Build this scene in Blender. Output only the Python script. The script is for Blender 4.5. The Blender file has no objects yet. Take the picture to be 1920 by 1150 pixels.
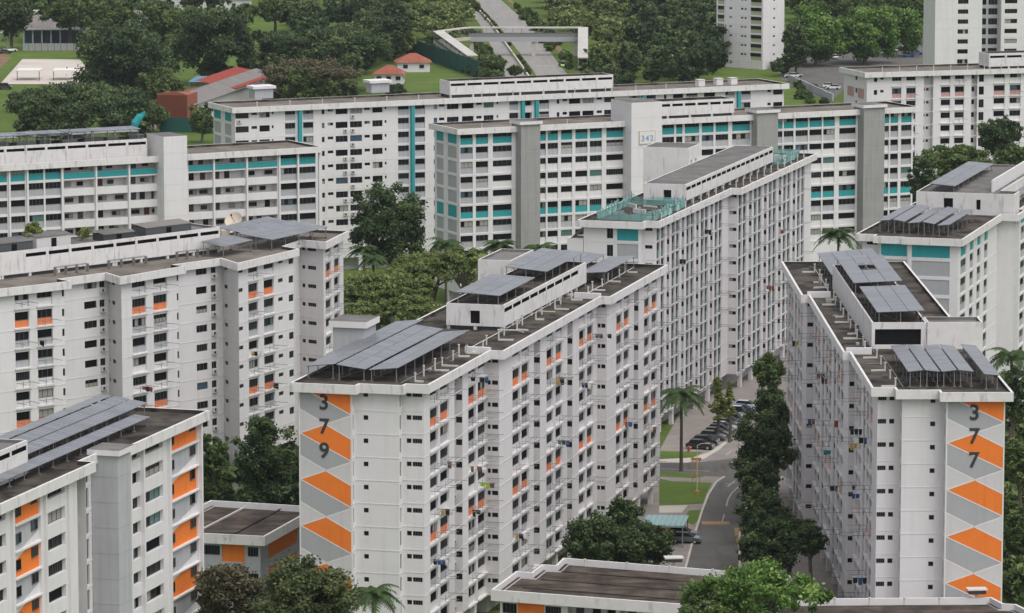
import bpy, math, random
import numpy as np
from mathutils import Matrix, Vector
random.seed(7)
S = bpy.context.scene
COL = S.collection
R = math.radians
# ---------------------------------------------------------------- camera, sky, sun, exposure
CAMH = 115.0
FPX, PITCH = 8000.0, math.atan(1150 / 8000.0)      # focal length in pixels of a 1920 px wide frame
cam_data = bpy.data.cameras.new('camera'); cam_data.sensor_width = 36.0
cam_data.lens = 36.0 * FPX / 1920; cam_data.clip_start = 5; cam_data.clip_end = 6000
camera = bpy.data.objects.new('camera', cam_data); COL.objects.link(camera)
camera.location = (0, 0, CAMH); camera.rotation_euler = (R(90) - PITCH, 0, 0)
S.camera = camera
W = bpy.data.worlds.new('World'); S.world = W; W.use_nodes = True
nt = W.node_tree; bgn = nt.nodes['Background']
sky = nt.nodes.new('ShaderNodeTexSky'); sky.sky_type = 'NISHITA'; sky.sun_disc = False
SUN_EL, SUN_AZ = 62.0, 142.0       # azimuth clockwise from +Y (north)
sky.sun_elevation = R(SUN_EL); sky.sun_rotation = R(SUN_AZ); sky.dust_density = 3.0
hsv = nt.nodes.new('ShaderNodeHueSaturation'); hsv.inputs['Saturation'].default_value = 0.22   # thin overcast: grey sky light
nt.links.new(sky.outputs[0], hsv.inputs['Color']); nt.links.new(hsv.outputs[0], bgn.inputs['Color'])
bgn.inputs['Strength'].default_value = 0.14
sun_data = bpy.data.lights.new('sun', 'SUN'); sun_data.energy = 1.1; sun_data.angle = R(50); sun_data.color = (1.0, 0.96, 0.9)
sun = bpy.data.objects.new('sun', sun_data); COL.objects.link(sun)
sun.rotation_euler = (R(90 - SUN_EL), 0, R(180 - SUN_AZ))
S.view_settings.view_transform = 'Standard'; S.view_settings.look = 'None'
S.view_settings.exposure = 0.48; S.view_settings.gamma = 1.0

# ---------------------------------------------------------------- photo pixel -> place helpers (1920 px frame)
CP, SP = math.cos(PITCH), math.sin(PITCH)
def at(x, y, z):
    """plan point of the spot seen at photo pixel x, y that lies at height z"""
    dy = FPX * CP + SP * (575 - y); dz = -FPX * SP + CP * (575 - y); t = (z - CAMH) / dz
    return ((x - 960) * t, dy * t)
def atY(x, y, Y):
    dy = FPX * CP + SP * (575 - y); dz = -FPX * SP + CP * (575 - y); t = Y / dy
    return ((x - 960) * t, Y, CAMH + dz * t)

# ---------------------------------------------------------------- materials
MT = {}
def principled(name, col, rough=0.8, spec=0.3, metal=0.0):
    m = bpy.data.materials.new(name); m.use_nodes = True
    b = m.node_tree.nodes['Principled BSDF']
    b.inputs['Base Color'].default_value = (*col, 1); b.inputs['Roughness'].default_value = rough
    b.inputs['Specular IOR Level'].default_value = spec; b.inputs['Metallic'].default_value = metal
    MT[name] = m
    return m, b
def noisy(name, col, col2, scale=(1, 1, 1), detail=5, lo=0.35, hi=0.7, rough=0.85, spec=0.25, bump=0.0, second=None):
    m, b = principled(name, col, rough, spec); n = m.node_tree.nodes; l = m.node_tree.links
    tc = n.new('ShaderNodeTexCoord'); mp = n.new('ShaderNodeMapping'); mp.inputs['Scale'].default_value = scale
    nz = n.new('ShaderNodeTexNoise'); nz.inputs['Scale'].default_value = 1; nz.inputs['Detail'].default_value = detail
    nz.inputs['Roughness'].default_value = 0.62
    mr = n.new('ShaderNodeMapRange'); mr.inputs['From Min'].default_value = lo; mr.inputs['From Max'].default_value = hi
    mx = n.new('ShaderNodeMix'); mx.data_type = 'RGBA'
    mx.inputs['A'].default_value = (*col, 1); mx.inputs['B'].default_value = (*col2, 1)
    l.new(tc.outputs['Object'], mp.inputs['Vector']); l.new(mp.outputs[0], nz.inputs['Vector'])
    l.new(nz.outputs['Fac'], mr.inputs['Value']); l.new(mr.outputs[0], mx.inputs['Factor'])
    out = mx.outputs['Result']
    if second:
        col3, sc3, lo3, hi3, f3 = second
        mp2 = n.new('ShaderNodeMapping'); mp2.inputs['Scale'].default_value = sc3
        n2 = n.new('ShaderNodeTexNoise'); n2.inputs['Scale'].default_value = 1; n2.inputs['Detail'].default_value = 4
        r2 = n.new('ShaderNodeMapRange'); r2.inputs['From Min'].default_value = lo3; r2.inputs['From Max'].default_value = hi3
        r2.inputs['To Max'].default_value = f3
        m2 = n.new('ShaderNodeMix'); m2.data_type = 'RGBA'; m2.inputs['B'].default_value = (*col3, 1)
        l.new(tc.outputs['Object'], mp2.inputs['Vector']); l.new(mp2.outputs[0], n2.inputs['Vector'])
        l.new(n2.outputs['Fac'], r2.inputs['Value']); l.new(r2.outputs[0], m2.inputs['Factor']); l.new(out, m2.inputs['A'])
        out = m2.outputs['Result']
    l.new(out, b.inputs['Base Color'])
    if bump:
        bp = n.new('ShaderNodeBump'); bp.inputs['Strength'].default_value = bump; bp.inputs['Distance'].default_value = 0.05
        l.new(nz.outputs['Fac'], bp.inputs['Height']); l.new(bp.outputs[0], b.inputs['Normal'])
    return m
STREAK = lambda c, f: ((c[0] * f, c[1] * f * 0.985, c[2] * f * 0.95), (1.3, 1.3, 0.09), 0.52, 0.8, 0.55)
def paint(name, c, v=0.9, f=0.62):
    return noisy(name, c, tuple(x * v for x in c), (0.35, 0.35, 0.35), 5, 0.35, 0.7, 0.8, 0.2, second=STREAK(c, f))
paint('white', (0.67, 0.65, 0.66), 0.95, 0.8); noisy('white_old', (0.66, 0.64, 0.64), (0.58, 0.56, 0.545), (0.5, 0.5, 0.5), 6, 0.4, 0.75, 0.8, 0.2, second=((0.22, 0.21, 0.19), (1.6, 1.6, 0.35), 0.56, 0.82, 0.75))
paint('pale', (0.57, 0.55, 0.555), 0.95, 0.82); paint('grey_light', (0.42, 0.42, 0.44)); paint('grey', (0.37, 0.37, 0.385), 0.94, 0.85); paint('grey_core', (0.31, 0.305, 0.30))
paint('orange', (0.78, 0.20, 0.035), 0.92, 0.75); paint('orange_dull', (0.70, 0.21, 0.085), 0.9, 0.75); paint('teal', (0.035, 0.29, 0.31), 0.94, 0.8)
paint('teal_pale', (0.10, 0.15, 0.16), 0.9, 0.7); paint('pink', (0.45, 0.27, 0.245), 0.92, 0.75); paint('wall_olive', (0.36, 0.38, 0.24))
paint('stripe_white', (0.66, 0.65, 0.64), 0.97, 0.9)
noisy('deck', (0.052, 0.045, 0.039), (0.12, 0.103, 0.088), (0.16, 0.16, 0.16), 8, 0.36, 0.72, 0.95, 0.1, 0.3, ((0.018, 0.016, 0.015), (0.3, 0.3, 0.3), 0.46, 0.62, 0.85))
noisy('deck_pale', (0.13, 0.112, 0.098), (0.23, 0.205, 0.18), (0.2, 0.2, 0.2), 8, 0.36, 0.7, 0.95, 0.1, 0.3, ((0.06, 0.055, 0.05), (0.4, 0.4, 0.4), 0.5, 0.7, 0.7))
noisy('deck_grey', (0.115, 0.108, 0.108), (0.2, 0.19, 0.185), (0.25, 0.25, 0.25), 8, 0.36, 0.7, 0.95, 0.1, 0.3)
noisy('deck_tile', (0.045, 0.037, 0.032), (0.125, 0.098, 0.08), (0.35, 0.35, 0.35), 9, 0.38, 0.68, 0.95, 0.1, 0.4, ((0.025, 0.022, 0.02), (0.12, 0.9, 0.5), 0.5, 0.66, 0.7))
principled('glass', (0.011, 0.012, 0.014), 0.35, 0.15); principled('void', (0.010, 0.010, 0.011), 0.9, 0.05)
principled('frame', (0.10, 0.10, 0.10), 0.5, 0.4); principled('frame_dark', (0.05, 0.05, 0.05), 0.5, 0.4)
principled('curtain', (0.30, 0.285, 0.26), 0.9, 0.2); principled('tint_teal', (0.07, 0.16, 0.15), 0.3, 0.4)
principled('tint_blue', (0.05, 0.09, 0.13), 0.25, 0.4); principled('maroon', (0.09, 0.035, 0.03), 0.7, 0.2)
principled('steel', (0.20, 0.20, 0.205), 0.5, 0.5); principled('steel_dark', (0.075, 0.078, 0.082), 0.55, 0.4)
principled('pipe', (0.55, 0.53, 0.5), 0.6, 0.3); principled('dark_letter', (0.045, 0.045, 0.048), 0.7, 0.2)
principled('blue_letter', (0.22, 0.33, 0.52), 0.6, 0.3); principled('tan_frame', (0.50, 0.40, 0.25), 0.6, 0.3)
def solar_mat():
    m, b = principled('solar', (0.135, 0.14, 0.16), 0.3, 0.6); n = m.node_tree.nodes; l = m.node_tree.links
    tc = n.new('ShaderNodeTexCoord'); oi = n.new('ShaderNodeObjectInfo')
    mr = n.new('ShaderNodeMapRange'); mr.inputs['To Min'].default_value = 0.8; mr.inputs['To Max'].default_value = 1.25
    l.new(oi.outputs['Random'], mr.inputs['Value'])
    mx = n.new('ShaderNodeMix'); mx.data_type = 'RGBA'; mx.blend_type = 'MULTIPLY'; mx.inputs['Factor'].default_value = 1
    mx.inputs['A'].default_value = (0.135, 0.14, 0.16, 1); l.new(mr.outputs[0], mx.inputs['B']); l.new(mx.outputs['Result'], b.inputs['Base Color'])
solar_mat(); principled('solar_edge', (0.42, 0.43, 0.45), 0.4, 0.5)
M = lambda s: MT[s]

# ---------------------------------------------------------------- mesh builder
class MB:
    def __init__(s): s.v = []; s.f = []; s.m = []; s.ms = []
    def mi(s, name):
        if name not in s.ms: s.ms.append(name)
        return s.ms.index(name)
    def quad(s, a, b, c, d, mat): s.poly((a, b, c, d), mat)
    def poly(s, pts, mat):
        i = len(s.v); s.v += [tuple(p) for p in pts]; s.f.append(tuple(range(i, i + len(pts)))); s.m.append(s.mi(mat))
    def box(s, x0, x1, y0, y1, z0, z1, mat, T=None, skip=''):
        p = [(x, y, z) for z in (z0, z1) for y in (y0, y1) for x in (x0, x1)]
        if T: p = [T(*q) for q in p]
        i = len(s.v); s.v += p; k = s.mi(mat)
        for n, f in (('b', (0, 2, 3, 1)), ('t', (4, 5, 7, 6)), ('f', (0, 1, 5, 4)), ('k', (2, 6, 7, 3)), ('l', (0, 4, 6, 2)), ('r', (1, 3, 7, 5))):
            if n in skip: continue
            s.f.append(tuple(i + q for q in f)); s.m.append(k)
    def prism(s, pts, z0, z1, side, top, bottom=None):
        n = len(pts)
        for i in range(n):
            a, b = pts[i], pts[(i + 1) % n]
            s.quad((*a, z0), (*b, z0), (*b, z1), (*a, z1), side)
        s.poly([(*p, z1) for p in pts], top)
        if bottom: s.poly([(*p, z0) for p in pts[::-1]], bottom)
    def tube(s, path, rad, mat, n=6, cap=True):
        rings = []
        for i, p in enumerate(path):
            p = Vector(p); r = rad[i] if isinstance(rad, (list, tuple)) else rad
            a = Vector(path[max(i - 1, 0)]); b = Vector(path[min(i + 1, len(path) - 1)])
            d = (b - a).normalized(); u = d.orthogonal().normalized(); w = d.cross(u)
            base = len(s.v)
            s.v += [tuple(p + (u * math.cos(t) + w * math.sin(t)) * r) for t in (2 * math.pi * k / n for k in range(n))]
            rings.append(base)
        k = s.mi(mat)
        for a, b in zip(rings, rings[1:]):
            for j in range(n):
                s.f.append((a + j, a + (j + 1) % n, b + (j + 1) % n, b + j)); s.m.append(k)
        if cap:
            for r in (rings[0], rings[-1]): s.f.append(tuple(r + j for j in range(n))); s.m.append(k)
    def mesh(s, name, smooth=False):
        me = bpy.data.meshes.new(name); me.from_pydata(s.v, [], s.f)
        for x in s.ms: me.materials.append(MT[x])
        me.polygons.foreach_set('material_index', s.m)
        if smooth: me.polygons.foreach_set('use_smooth', [True] * len(s.f))
        me.update(); return me
    def build(s, name, parent=None, loc=None, rz=0, smooth=False):
        return put(name, s.mesh(name, smooth), parent, loc, rz)
def put(name, mesh, parent=None, loc=None, rz=0):
    o = bpy.data.objects.new(name, mesh); COL.objects.link(o)
    if parent: o.parent = parent
    if loc: o.location = loc
    if rz: o.rotation_euler = (0, 0, rz)
    return o
def empty(name, loc, label=None, cat=None, group=None, rz=0):
    o = bpy.data.objects.new(name, None); COL.objects.link(o); o.location = loc; o.rotation_euler = (0, 0, rz); o.empty_display_size = 0.5
    return tag(o, label, cat, group)
def tag(o, label=None, cat=None, group=None, kind=None):
    if label: o['label'] = label
    if cat: o['category'] = cat
    if group: o['group'] = group
    if kind: o['kind'] = kind
    return o
def offset(pts, d):
    """grow a counter-clockwise polygon outward by d (miter joints)"""
    out = []; n = len(pts)
    for i in range(n):
        a, b, c = (Vector(pts[(i + k) % n]) for k in (-1, 0, 1))
        e1, e2 = (b - a).normalized(), (c - b).normalized()
        n1, n2 = Vector((e1.y, -e1.x)), Vector((e2.y, -e2.x))
        den = 1 + n1.dot(n2)
        q = b + (n1 + n2) * (d / max(den, 0.3)); out.append((q.x, q.y))
    return out
class Frame:
    """local u, v plan axes on the ground: u at angle deg, v to its left"""
    def __init__(s, K, deg, side=1):
        s.K = K; s.a = R(deg); s.t = (math.cos(s.a), math.sin(s.a)); s.side = side; s.n = (-s.t[1] * side, s.t[0] * side)
    def __call__(s, u, v): return (s.K[0] + u * s.t[0] + v * s.n[0], s.K[1] + u * s.t[1] + v * s.n[1])
    def inv(s, p):
        d = (p[0] - s.K[0], p[1] - s.K[1]); return (d[0] * s.t[0] + d[1] * s.t[1], d[0] * s.n[0] + d[1] * s.n[1])

# ---------------------------------------------------------------- housing blocks
FH = 2.8
WIN = {}     # window meshes shared by size and look
LOOKS = ['dark'] * 10 + ['open'] * 8 + ['bars', 'bars', 'mixed', 'mixed', 'curtain', 'half', 'teal', 'blue']
def window_mesh(w, h, d, look, split=False):
    w = round(w * 5) / 5; key = (w, round(h, 2), round(d, 2), look, split)
    if key in WIN: return WIN[key], w
    b = MB(); fr = MB() if split else b; n = 1 if w < 0.9 else 2 if w < 1.9 else 3 if w < 2.8 else 4
    if look == 'bars': n *= 2
    rnd = random.Random(hash(str(key[:4]).encode().hex()[:0] + '%s' % (key[0] * 7 + key[1] * 13)) if False else int(key[0] * 1000 + key[1] * 77 + len(look) * 13) & 0xffff)
    for i in range(n):
        x0, x1 = w * i / n, w * (i + 1) / n
        g = {'dark': 'glass', 'bars': 'glass', 'mixed': rnd.choice(['glass', 'curtain', 'void']), 'curtain': 'curtain' if rnd.random() < .65 else 'glass', 'half': 'glass',
             'open': 'void', 'teal': 'tint_teal' if rnd.random() < .7 else 'glass', 'blue': 'tint_blue' if rnd.random() < .7 else 'glass'}[look]
        y = d - 0.03 if g == 'void' else d - 0.06
        if look == 'half':
            zc = h * 0.5
            b.quad((x0, y, 0), (x1, y, 0), (x1, y, zc), (x0, y, zc), 'curtain'); b.quad((x0, y, zc), (x1, y, zc), (x1, y, h), (x0, y, h), g)
        else: b.quad((x0, y, 0), (x1, y, 0), (x1, y, h), (x0, y, h), g)
        if i and look != 'open': fr.box(x0 - 0.025, x0 + 0.025, d - 0.12, d - 0.05, 0, h, 'frame', skip='btk')
    if look != 'open':
        fr.box(0, 0.04, d - 0.12, d - 0.05, 0, h, 'frame', skip='btk'); fr.box(w - 0.04, w, d - 0.12, d - 0.05, 0, h, 'frame', skip='btk')
        fr.box(0, w, d - 0.12, d - 0.05, h - 0.06, h, 'frame', skip='klr'); fr.box(0, w, d - 0.12, d - 0.05, 0, 0.06, 'frame', skip='klr')
    else:
        fr.box(0, w, d - 0.12, d - 0.05, 0, 0.06, 'frame', skip='klr')
        if w > 1.2 and not split:   # casement leaf pushed outward
            fr.quad((w * .02, -0.05, .08), (w * .02, d - .05, .08), (w * .02, d - .05, h - .08), (w * .02, -0.05, h - .08), 'frame')
    WIN[key] = b.mesh('window') if not split else (b.mesh('window'), fr.mesh('frame')); return WIN[key], w
PAN = {}
def panel_mesh(w, h, mat):
    w = round(w * 5) / 5; key = (w, round(h, 2), mat)
    if key not in PAN:
        b = MB(); b.box(0, w, 0, 0.07, 0, h, mat, skip='k'); PAN[key] = b.mesh('spandrel_panel')
    return PAN[key], w
ACM = []
def aircon_mesh():
    if not ACM:
        b = MB(); b.box(0, 0.85, -0.38, -0.05, 0, 0.62, 'pipe', skip='')
        c = [(0.34 + 0.23 * math.cos(t), -0.385, 0.31 + 0.23 * math.sin(t)) for t in (2 * math.pi * i / 10 for i in range(10))]
        b.poly(c, 'frame_dark'); b.box(0.1, 0.15, -0.4, 0, -0.06, 0, 'steel'); b.box(0.7, 0.75, -0.4, 0, -0.06, 0, 'steel')
        ACM.append(b.mesh('air_conditioner'))
    return ACM[0]
def wall_holes(mb, p0, p1, z0, z1, holes, mat):
    """wall from p0 to p1 (outside on the right), rectangular openings (s0,s1,za,zb,depth,back,reveal) cut out with reveals"""
    L = math.hypot(p1[0] - p0[0], p1[1] - p0[1]); dx, dy = (p1[0] - p0[0]) / L, (p1[1] - p0[1]) / L
    T = lambda s, y, z: (p0[0] + dx * s - dy * y, p0[1] + dy * s + dx * y, z)
    xs = sorted({0.0, L, *[h[0] for h in holes], *[h[1] for h in holes]})
    for a, b in zip(xs, xs[1:]):
        if b - a < 1e-4: continue
        c = (a + b) / 2; hs = sorted([h for h in holes if h[0] < c < h[1]], key=lambda h: h[2]); z = z0
        for h in hs + [None]:
            zt = h[2] if h else z1
            if zt - z > 1e-4: mb.quad(T(a, 0, z), T(b, 0, z), T(b, 0, zt), T(a, 0, zt), mat)
            if h: z = h[3]
    for s0, s1, za, zb, d, back, rev in holes:
        rv = mat if rev in (None, 'notch') else rev
        mb.quad(T(s0, 0, za), T(s1, 0, za), T(s1, d, za), T(s0, d, za), rv); mb.quad(T(s0, 0, zb), T(s0, d, zb), T(s1, d, zb), T(s1, 0, zb), rv)
        if rev == 'notch': continue
        mb.quad(T(s0, 0, za), T(s0, d, za), T(s0, d, zb), T(s0, 0, zb), rv); mb.quad(T(s1, 0, za), T(s1, 0, zb), T(s1, d, zb), T(s1, d, za), rv)
        if back: mb.quad(T(s0, d, za), T(s1, d, za), T(s1, d, zb), T(s0, d, zb), back)
    return T, L
TYPES = {  # sill, head, depth, panel bottom (or None), ledge
    'b': (1.26, 2.45, 0.32, 0.26, True), 's': (1.62, 2.2, 0.2, None, False), 'k': (1.15, 2.2, 0.22, None, False), 't': (0.5, 2.3, 0.22, None, False),
    'w': (1.0, 2.25, 0.25, None, False), 'p': (1.38, 2.5, 0.25, 0.16, False), 'g': (None, 2.5, 0.16, 0.22, False), 'c': (1.12, 2.62, 1.5, None, False), 'd': (1.0, 2.45, 0.9, None, False), 'v': (1.2, 2.47, 0.35, -0.32, False), 'T': (0.2, 2.45, 0.3, None, False), 'D': (1.15, 2.52, 0.55, None, False), 'h': (1.35, 2.12, 0.2, None, False), 'B': (0.06, 2.72, 0.3, None, False)}
def ledge_rack(s): return random.random() < s.rackp
class Block:
    def __init__(s, name, label, pts, z=34.0, rows=11, mat='white', deck='deck', over=0.85, fascia=1.1, cat='apartment block', pcol=None, fmat='white_old', rmax=300, void=True, lines=True, base=0.0, fh=FH):
        s.pts = pts; s.z = z; s.rows = rows; s.mat = mat; s.pcol = pcol or (lambda k, i, e: 'grey_light'); s.O = pts[0]; s.fh = fh
        s.root = empty(name, (pts[0][0], pts[0][1], 0), label, cat); s.wb = MB(); s.rack = MB(); s.void = void; s.deck = deck; s.over = over; s.fascia = fascia; s.fmat = fmat
        s.done = set(); s.lines = lines; s.base = base; s.nwin = 0; s.extra = MB(); s.rackp = 0.0; s.fine = False; s.pin = (0.45, 'deck')
    def loc(s, p, z=None): return (p[0] - s.O[0], p[1] - s.O[1]) if z is None else (p[0] - s.O[0], p[1] - s.O[1], z)
    def zf(s, k): return s.z - 0.5 - s.fh * (k + 1)
    def s_of(s, e, px):
        a, b = s.pts[e], s.pts[(e + 1) % len(s.pts)]
        ym = 575 - 8000 * 0 ; L = math.hypot(b[0] - a[0], b[1] - a[1]); d = ((b[0] - a[0]) / L, (b[1] - a[1]) / L)
        yy = 0.5 * (a[1] + b[1]); y = (CAMH - s.z) / yy * FPX - 575      # close enough for the ray's heading
        r = at(px, y, s.z)
        den = d[0] * r[1] - d[1] * r[0]
        return (-(a[0]) * r[1] + a[1] * r[0]) / den
    def edge(s, e, cols, mat=None, rows=None, unit='px', k0=0, strip=None, lines=None, zbot=None):
        """one wall; cols = (from, to, type[, look]) with from/to in photo px or metres along the wall"""
        a, b = s.pts[e], s.pts[(e + 1) % len(s.pts)]; s.wall(a, b, cols, e, mat, rows, unit, k0, lines, zbot); s.done.add(e)
    def wall(s, a, b, cols, e=-1, mat=None, rows=None, unit='px', k0=0, lines=None, zbot=None):
        mat = mat or s.mat; rows = rows or s.rows; L = math.hypot(b[0] - a[0], b[1] - a[1]); ang = math.atan2(b[1] - a[1], b[0] - a[0])
        zb = zbot if zbot is not None else (s.base + (2.7 if s.void else 0.0)); holes = []; notches = []; items = []
        la, lb = s.loc(a), s.loc(b)
        for i, c in enumerate(cols):
            s0, s1 = (s.s_of(e, c[0]), s.s_of(e, c[1])) if unit == 'px' else (c[0], c[1])
            ty = c[2]; look = c[3] if len(c) > 3 else None
            s0, s1 = max(s0, 0.05), min(s1, L - 0.05); w = round((s1 - s0) * 5) / 5; w = max(w, 0.4)
            if s0 + w > L - 0.02: s0 = L - 0.04 - w
            if s0 < 0: continue
            if ty == 'ac':
                for k in range(k0, rows): items.append((s0, s.zf(k) + 0.45, 'ac', None, w, 0, 0))
                continue
            if ty == 'n':     # full height recess with small windows in its back wall
                holes.append((s0, s0 + w, zb, s.z - 0.5, 1.1, None, 'notch')); notches.append((s0, w, look)); continue
            lo, hi, d, pb, ledge = TYPES[ty]
            for k in range(k0, rows):
                zf = s.zf(k); z0 = zf + (pb if pb is not None else lo); z1 = zf + hi
                if zf < zb - 0.01: continue
                if ty == 'c':
                    if s.pcol(k, i, e) not in ('white', 'grey_light', 'grey'): items.append((s0, zf + 0.12, 'q', s.pcol(k, i, e), w, 0.04, 0.98))
                    holes.append((s0, s0 + w, z0, z1, d, 'pale', 'pale')); items.append((s0, z0, 'c', k, w, d, i)); continue
                holes.append((s0, s0 + w, z0, z1, d, None, None))
                if ty == 'B': continue
                if pb is not None:
                    ph = (lo if lo is not None else hi) - pb
                    items.append((s0, z0, 'p', s.pcol(k, i, e), w, d, ph))
                if lo is not None: items.append((s0, zf + lo, 'w', look, w, d, hi - lo))
                if ty == 'v': items.append((s0, zf + 0.55, 'r', None, w, d, 0))
                if ledge: items.append((s0, zf + pb, 'l', None, w, d, 0))
        T, _ = wall_holes(s.wb, la, lb, zb, s.z - 0.5, holes, mat)
        for s0, w, inner in notches:
            wo = lambda q: (q[0] + s.O[0], q[1] + s.O[1])
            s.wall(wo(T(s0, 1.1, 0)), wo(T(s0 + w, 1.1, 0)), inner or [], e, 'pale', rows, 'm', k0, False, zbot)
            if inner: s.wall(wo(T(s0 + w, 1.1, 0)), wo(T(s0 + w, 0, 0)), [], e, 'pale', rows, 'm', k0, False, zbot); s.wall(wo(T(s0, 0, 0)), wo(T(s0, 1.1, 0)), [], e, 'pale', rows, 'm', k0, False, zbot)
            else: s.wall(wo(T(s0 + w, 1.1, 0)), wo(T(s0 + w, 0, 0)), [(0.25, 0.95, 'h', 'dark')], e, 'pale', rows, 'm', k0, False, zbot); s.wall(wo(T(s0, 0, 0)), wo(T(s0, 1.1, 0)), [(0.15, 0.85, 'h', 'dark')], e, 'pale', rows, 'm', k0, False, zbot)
            for k in range(rows):
                if random.random() < s.rackp * .35: X_, Y_, _ = T(s0 + w - 1.0, 1.1, 0); put('air_conditioner', aircon_mesh(), s.root, (X_, Y_, s.zf(k) + 0.3), ang)
        if s.lines if lines is None else lines:
            for k in range(rows):
                zz = s.zf(k)
                if zz > zb + 0.3: s.wb.box(0.0, L, -0.035, 0.0, zz - 0.1, zz + 0.02, mat, T, skip='k')
        for s0, z, kind, arg, w, d, h in items:
            x, y, _ = T(s0, 0, 0)
            if kind == 'w':
                me, ww = window_mesh(w, h, d, arg or random.choice(LOOKS), s.fine); s.nwin += 1
                if s.fine: put('frame', me[1], put('window', me[0], s.root, (x, y, z), ang))
                else: put('window', me, s.root, (x, y, z), ang)
            elif kind == 'p':
                me, ww = panel_mesh(w, h, arg); xx, yy, _ = T(s0, d - 0.07, 0); put('spandrel_panel', me, s.root, (xx, yy, z), ang)
            elif kind == 'q':
                me, ww = panel_mesh(w, h, arg); xx, yy, _ = T(s0, -0.05, 0); put('parapet_panel', me, s.root, (xx, yy, z), ang)
            elif kind == 'l':
                if e >= -1: s.wb.box(s0 - 0.12, s0 + w + 0.12, -0.24, 0.0, z - 0.24, z - 0.02, 'stripe_white', T, skip='k')
                if ledge_rack(s):      # laundry pole sockets and rods
                    zr = z + 0.75; r = 0.026; q = s.rack
                    for sx in (s0 + 0.15, s0 + w - 0.1):
                        q.box(sx - r, sx + r, -2.3, 0.1, zr - r, zr + r, 'steel', T, skip='k')
                    q.box(s0 - 0.2, s0 + w + 0.2, -0.66, -0.6, zr - r, zr + r, 'steel', T)
                    q.box(s0 + w * .5 - r, s0 + w * .5 + r, -0.12, -0.06, z - 0.1, z + 0.85, 'steel', T)
            elif kind == 'r':
                if ledge_rack(s):
                    r = 0.026
                    for sx in (s0 + 0.1, s0 + w - 0.1): s.rack.box(sx - r, sx + r, -2.2, 0.3, z - r, z + r, 'steel', T, skip='k')
            elif kind == 'ac': put('air_conditioner', aircon_mesh(), s.root, (x, y, z), ang)
            elif kind == 'c': s.corridor(T, ang, s0, z, w, d, int(h), arg, e)
        return T
    def corridor(s, T, ang, s0, z, w, d, i, k, e):
        """doors and windows at the back of an open access corridor"""
        x = 0.5 + 0.3 * random.random(); zf = z - 1.12
        while x < w - 1.0:
            dw = random.choice([0.95, 1.3, 0.95, 1.5]); X, Y, _ = T(s0 + x, d - 0.06, 0)
            if dw < 1: me, _ = panel_mesh(1.0, 1.35, random.choice(['maroon', 'glass', 'frame_dark', 'void'])); put('door', me, s.root, (X, Y, z + 0.001), ang)
            else:
                X, Y, _ = T(s0 + x, d - 0.35, 0); me, _ = window_mesh(dw, 0.75, 0.25, random.choice(['dark', 'bars', 'open', 'curtain'])); put('window', me, s.root, (X, Y, z + 0.28), ang); s.nwin += 1
            x += dw + 0.5 + 1.4 * random.random()
    def finish(s, upstand=(), pillars=True):
        n = len(s.pts)
        for e in range(n):
            if e not in s.done: s.wall(s.pts[e], s.pts[(e + 1) % n], [], e, unit='m', lines=False)
        lp = [s.loc(p) for p in s.pts]; z = s.z
        if s.void:
            ins = offset(lp, -2.2); s.wb.prism(ins, s.base, s.base + 2.75, 'pale', 'pale')
            for e in range(n):
                a, b = lp[e], lp[(e + 1) % n]; L = math.hypot(b[0] - a[0], b[1] - a[1]); m = max(1, int(L / 7.5)) if L > 3 else 0
                for i in range(m):
                    t = (i + 0.5) / m; cx, cy = a[0] + (b[0] - a[0]) * t, a[1] + (b[1] - a[1]) * t
                    dx, dy = (b[0] - a[0]) / L, (b[1] - a[1]) / L; cx -= dy * 0.42; cy += dx * 0.42
                    c, sn = dx, dy; TT = lambda X, Y, Z: (cx + X * c - Y * sn, cy + X * sn + Y * c, Z)
                    s.wb.box(-0.5, 0.5, -0.3, 0.3, s.base, s.base + 2.7, s.mat, TT, skip='tb')
            s.wb.poly([(*p, s.base + 2.69) for p in lp], s.mat)
        s.wb.build('wall', s.root)
        o1 = offset(lp, s.over); o0 = offset(lp, s.over - 0.3); rb = MB(); f = s.fascia
        for i in range(n):
            a, b, c, d = o1[i], o1[(i + 1) % n], o0[(i + 1) % n], o0[i]
            rb.quad((*a, z - f), (*b, z - f), (*b, z), (*a, z), s.fmat); rb.quad((*a, z), (*b, z), (*c, z), (*d, z), s.fmat)
            rb.quad((*d, z - s.pin[0]), (*d, z), (*c, z), (*c, z - s.pin[0]), s.pin[1])
            w0, w1 = lp[i], lp[(i + 1) % n]
            rb.quad((*a, z - f), (*w0, z - f), (*w1, z - f), (*b, z - f), s.fmat)
        rb.poly([(*p, z - s.pin[0] + 0.03) for p in o0], s.deck)
        s.roof = rb.build('roof', s.root)
        if s.rack.v: tag(s.rack.build('laundry_poles', s.root), kind='stuff')
        return s
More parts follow.
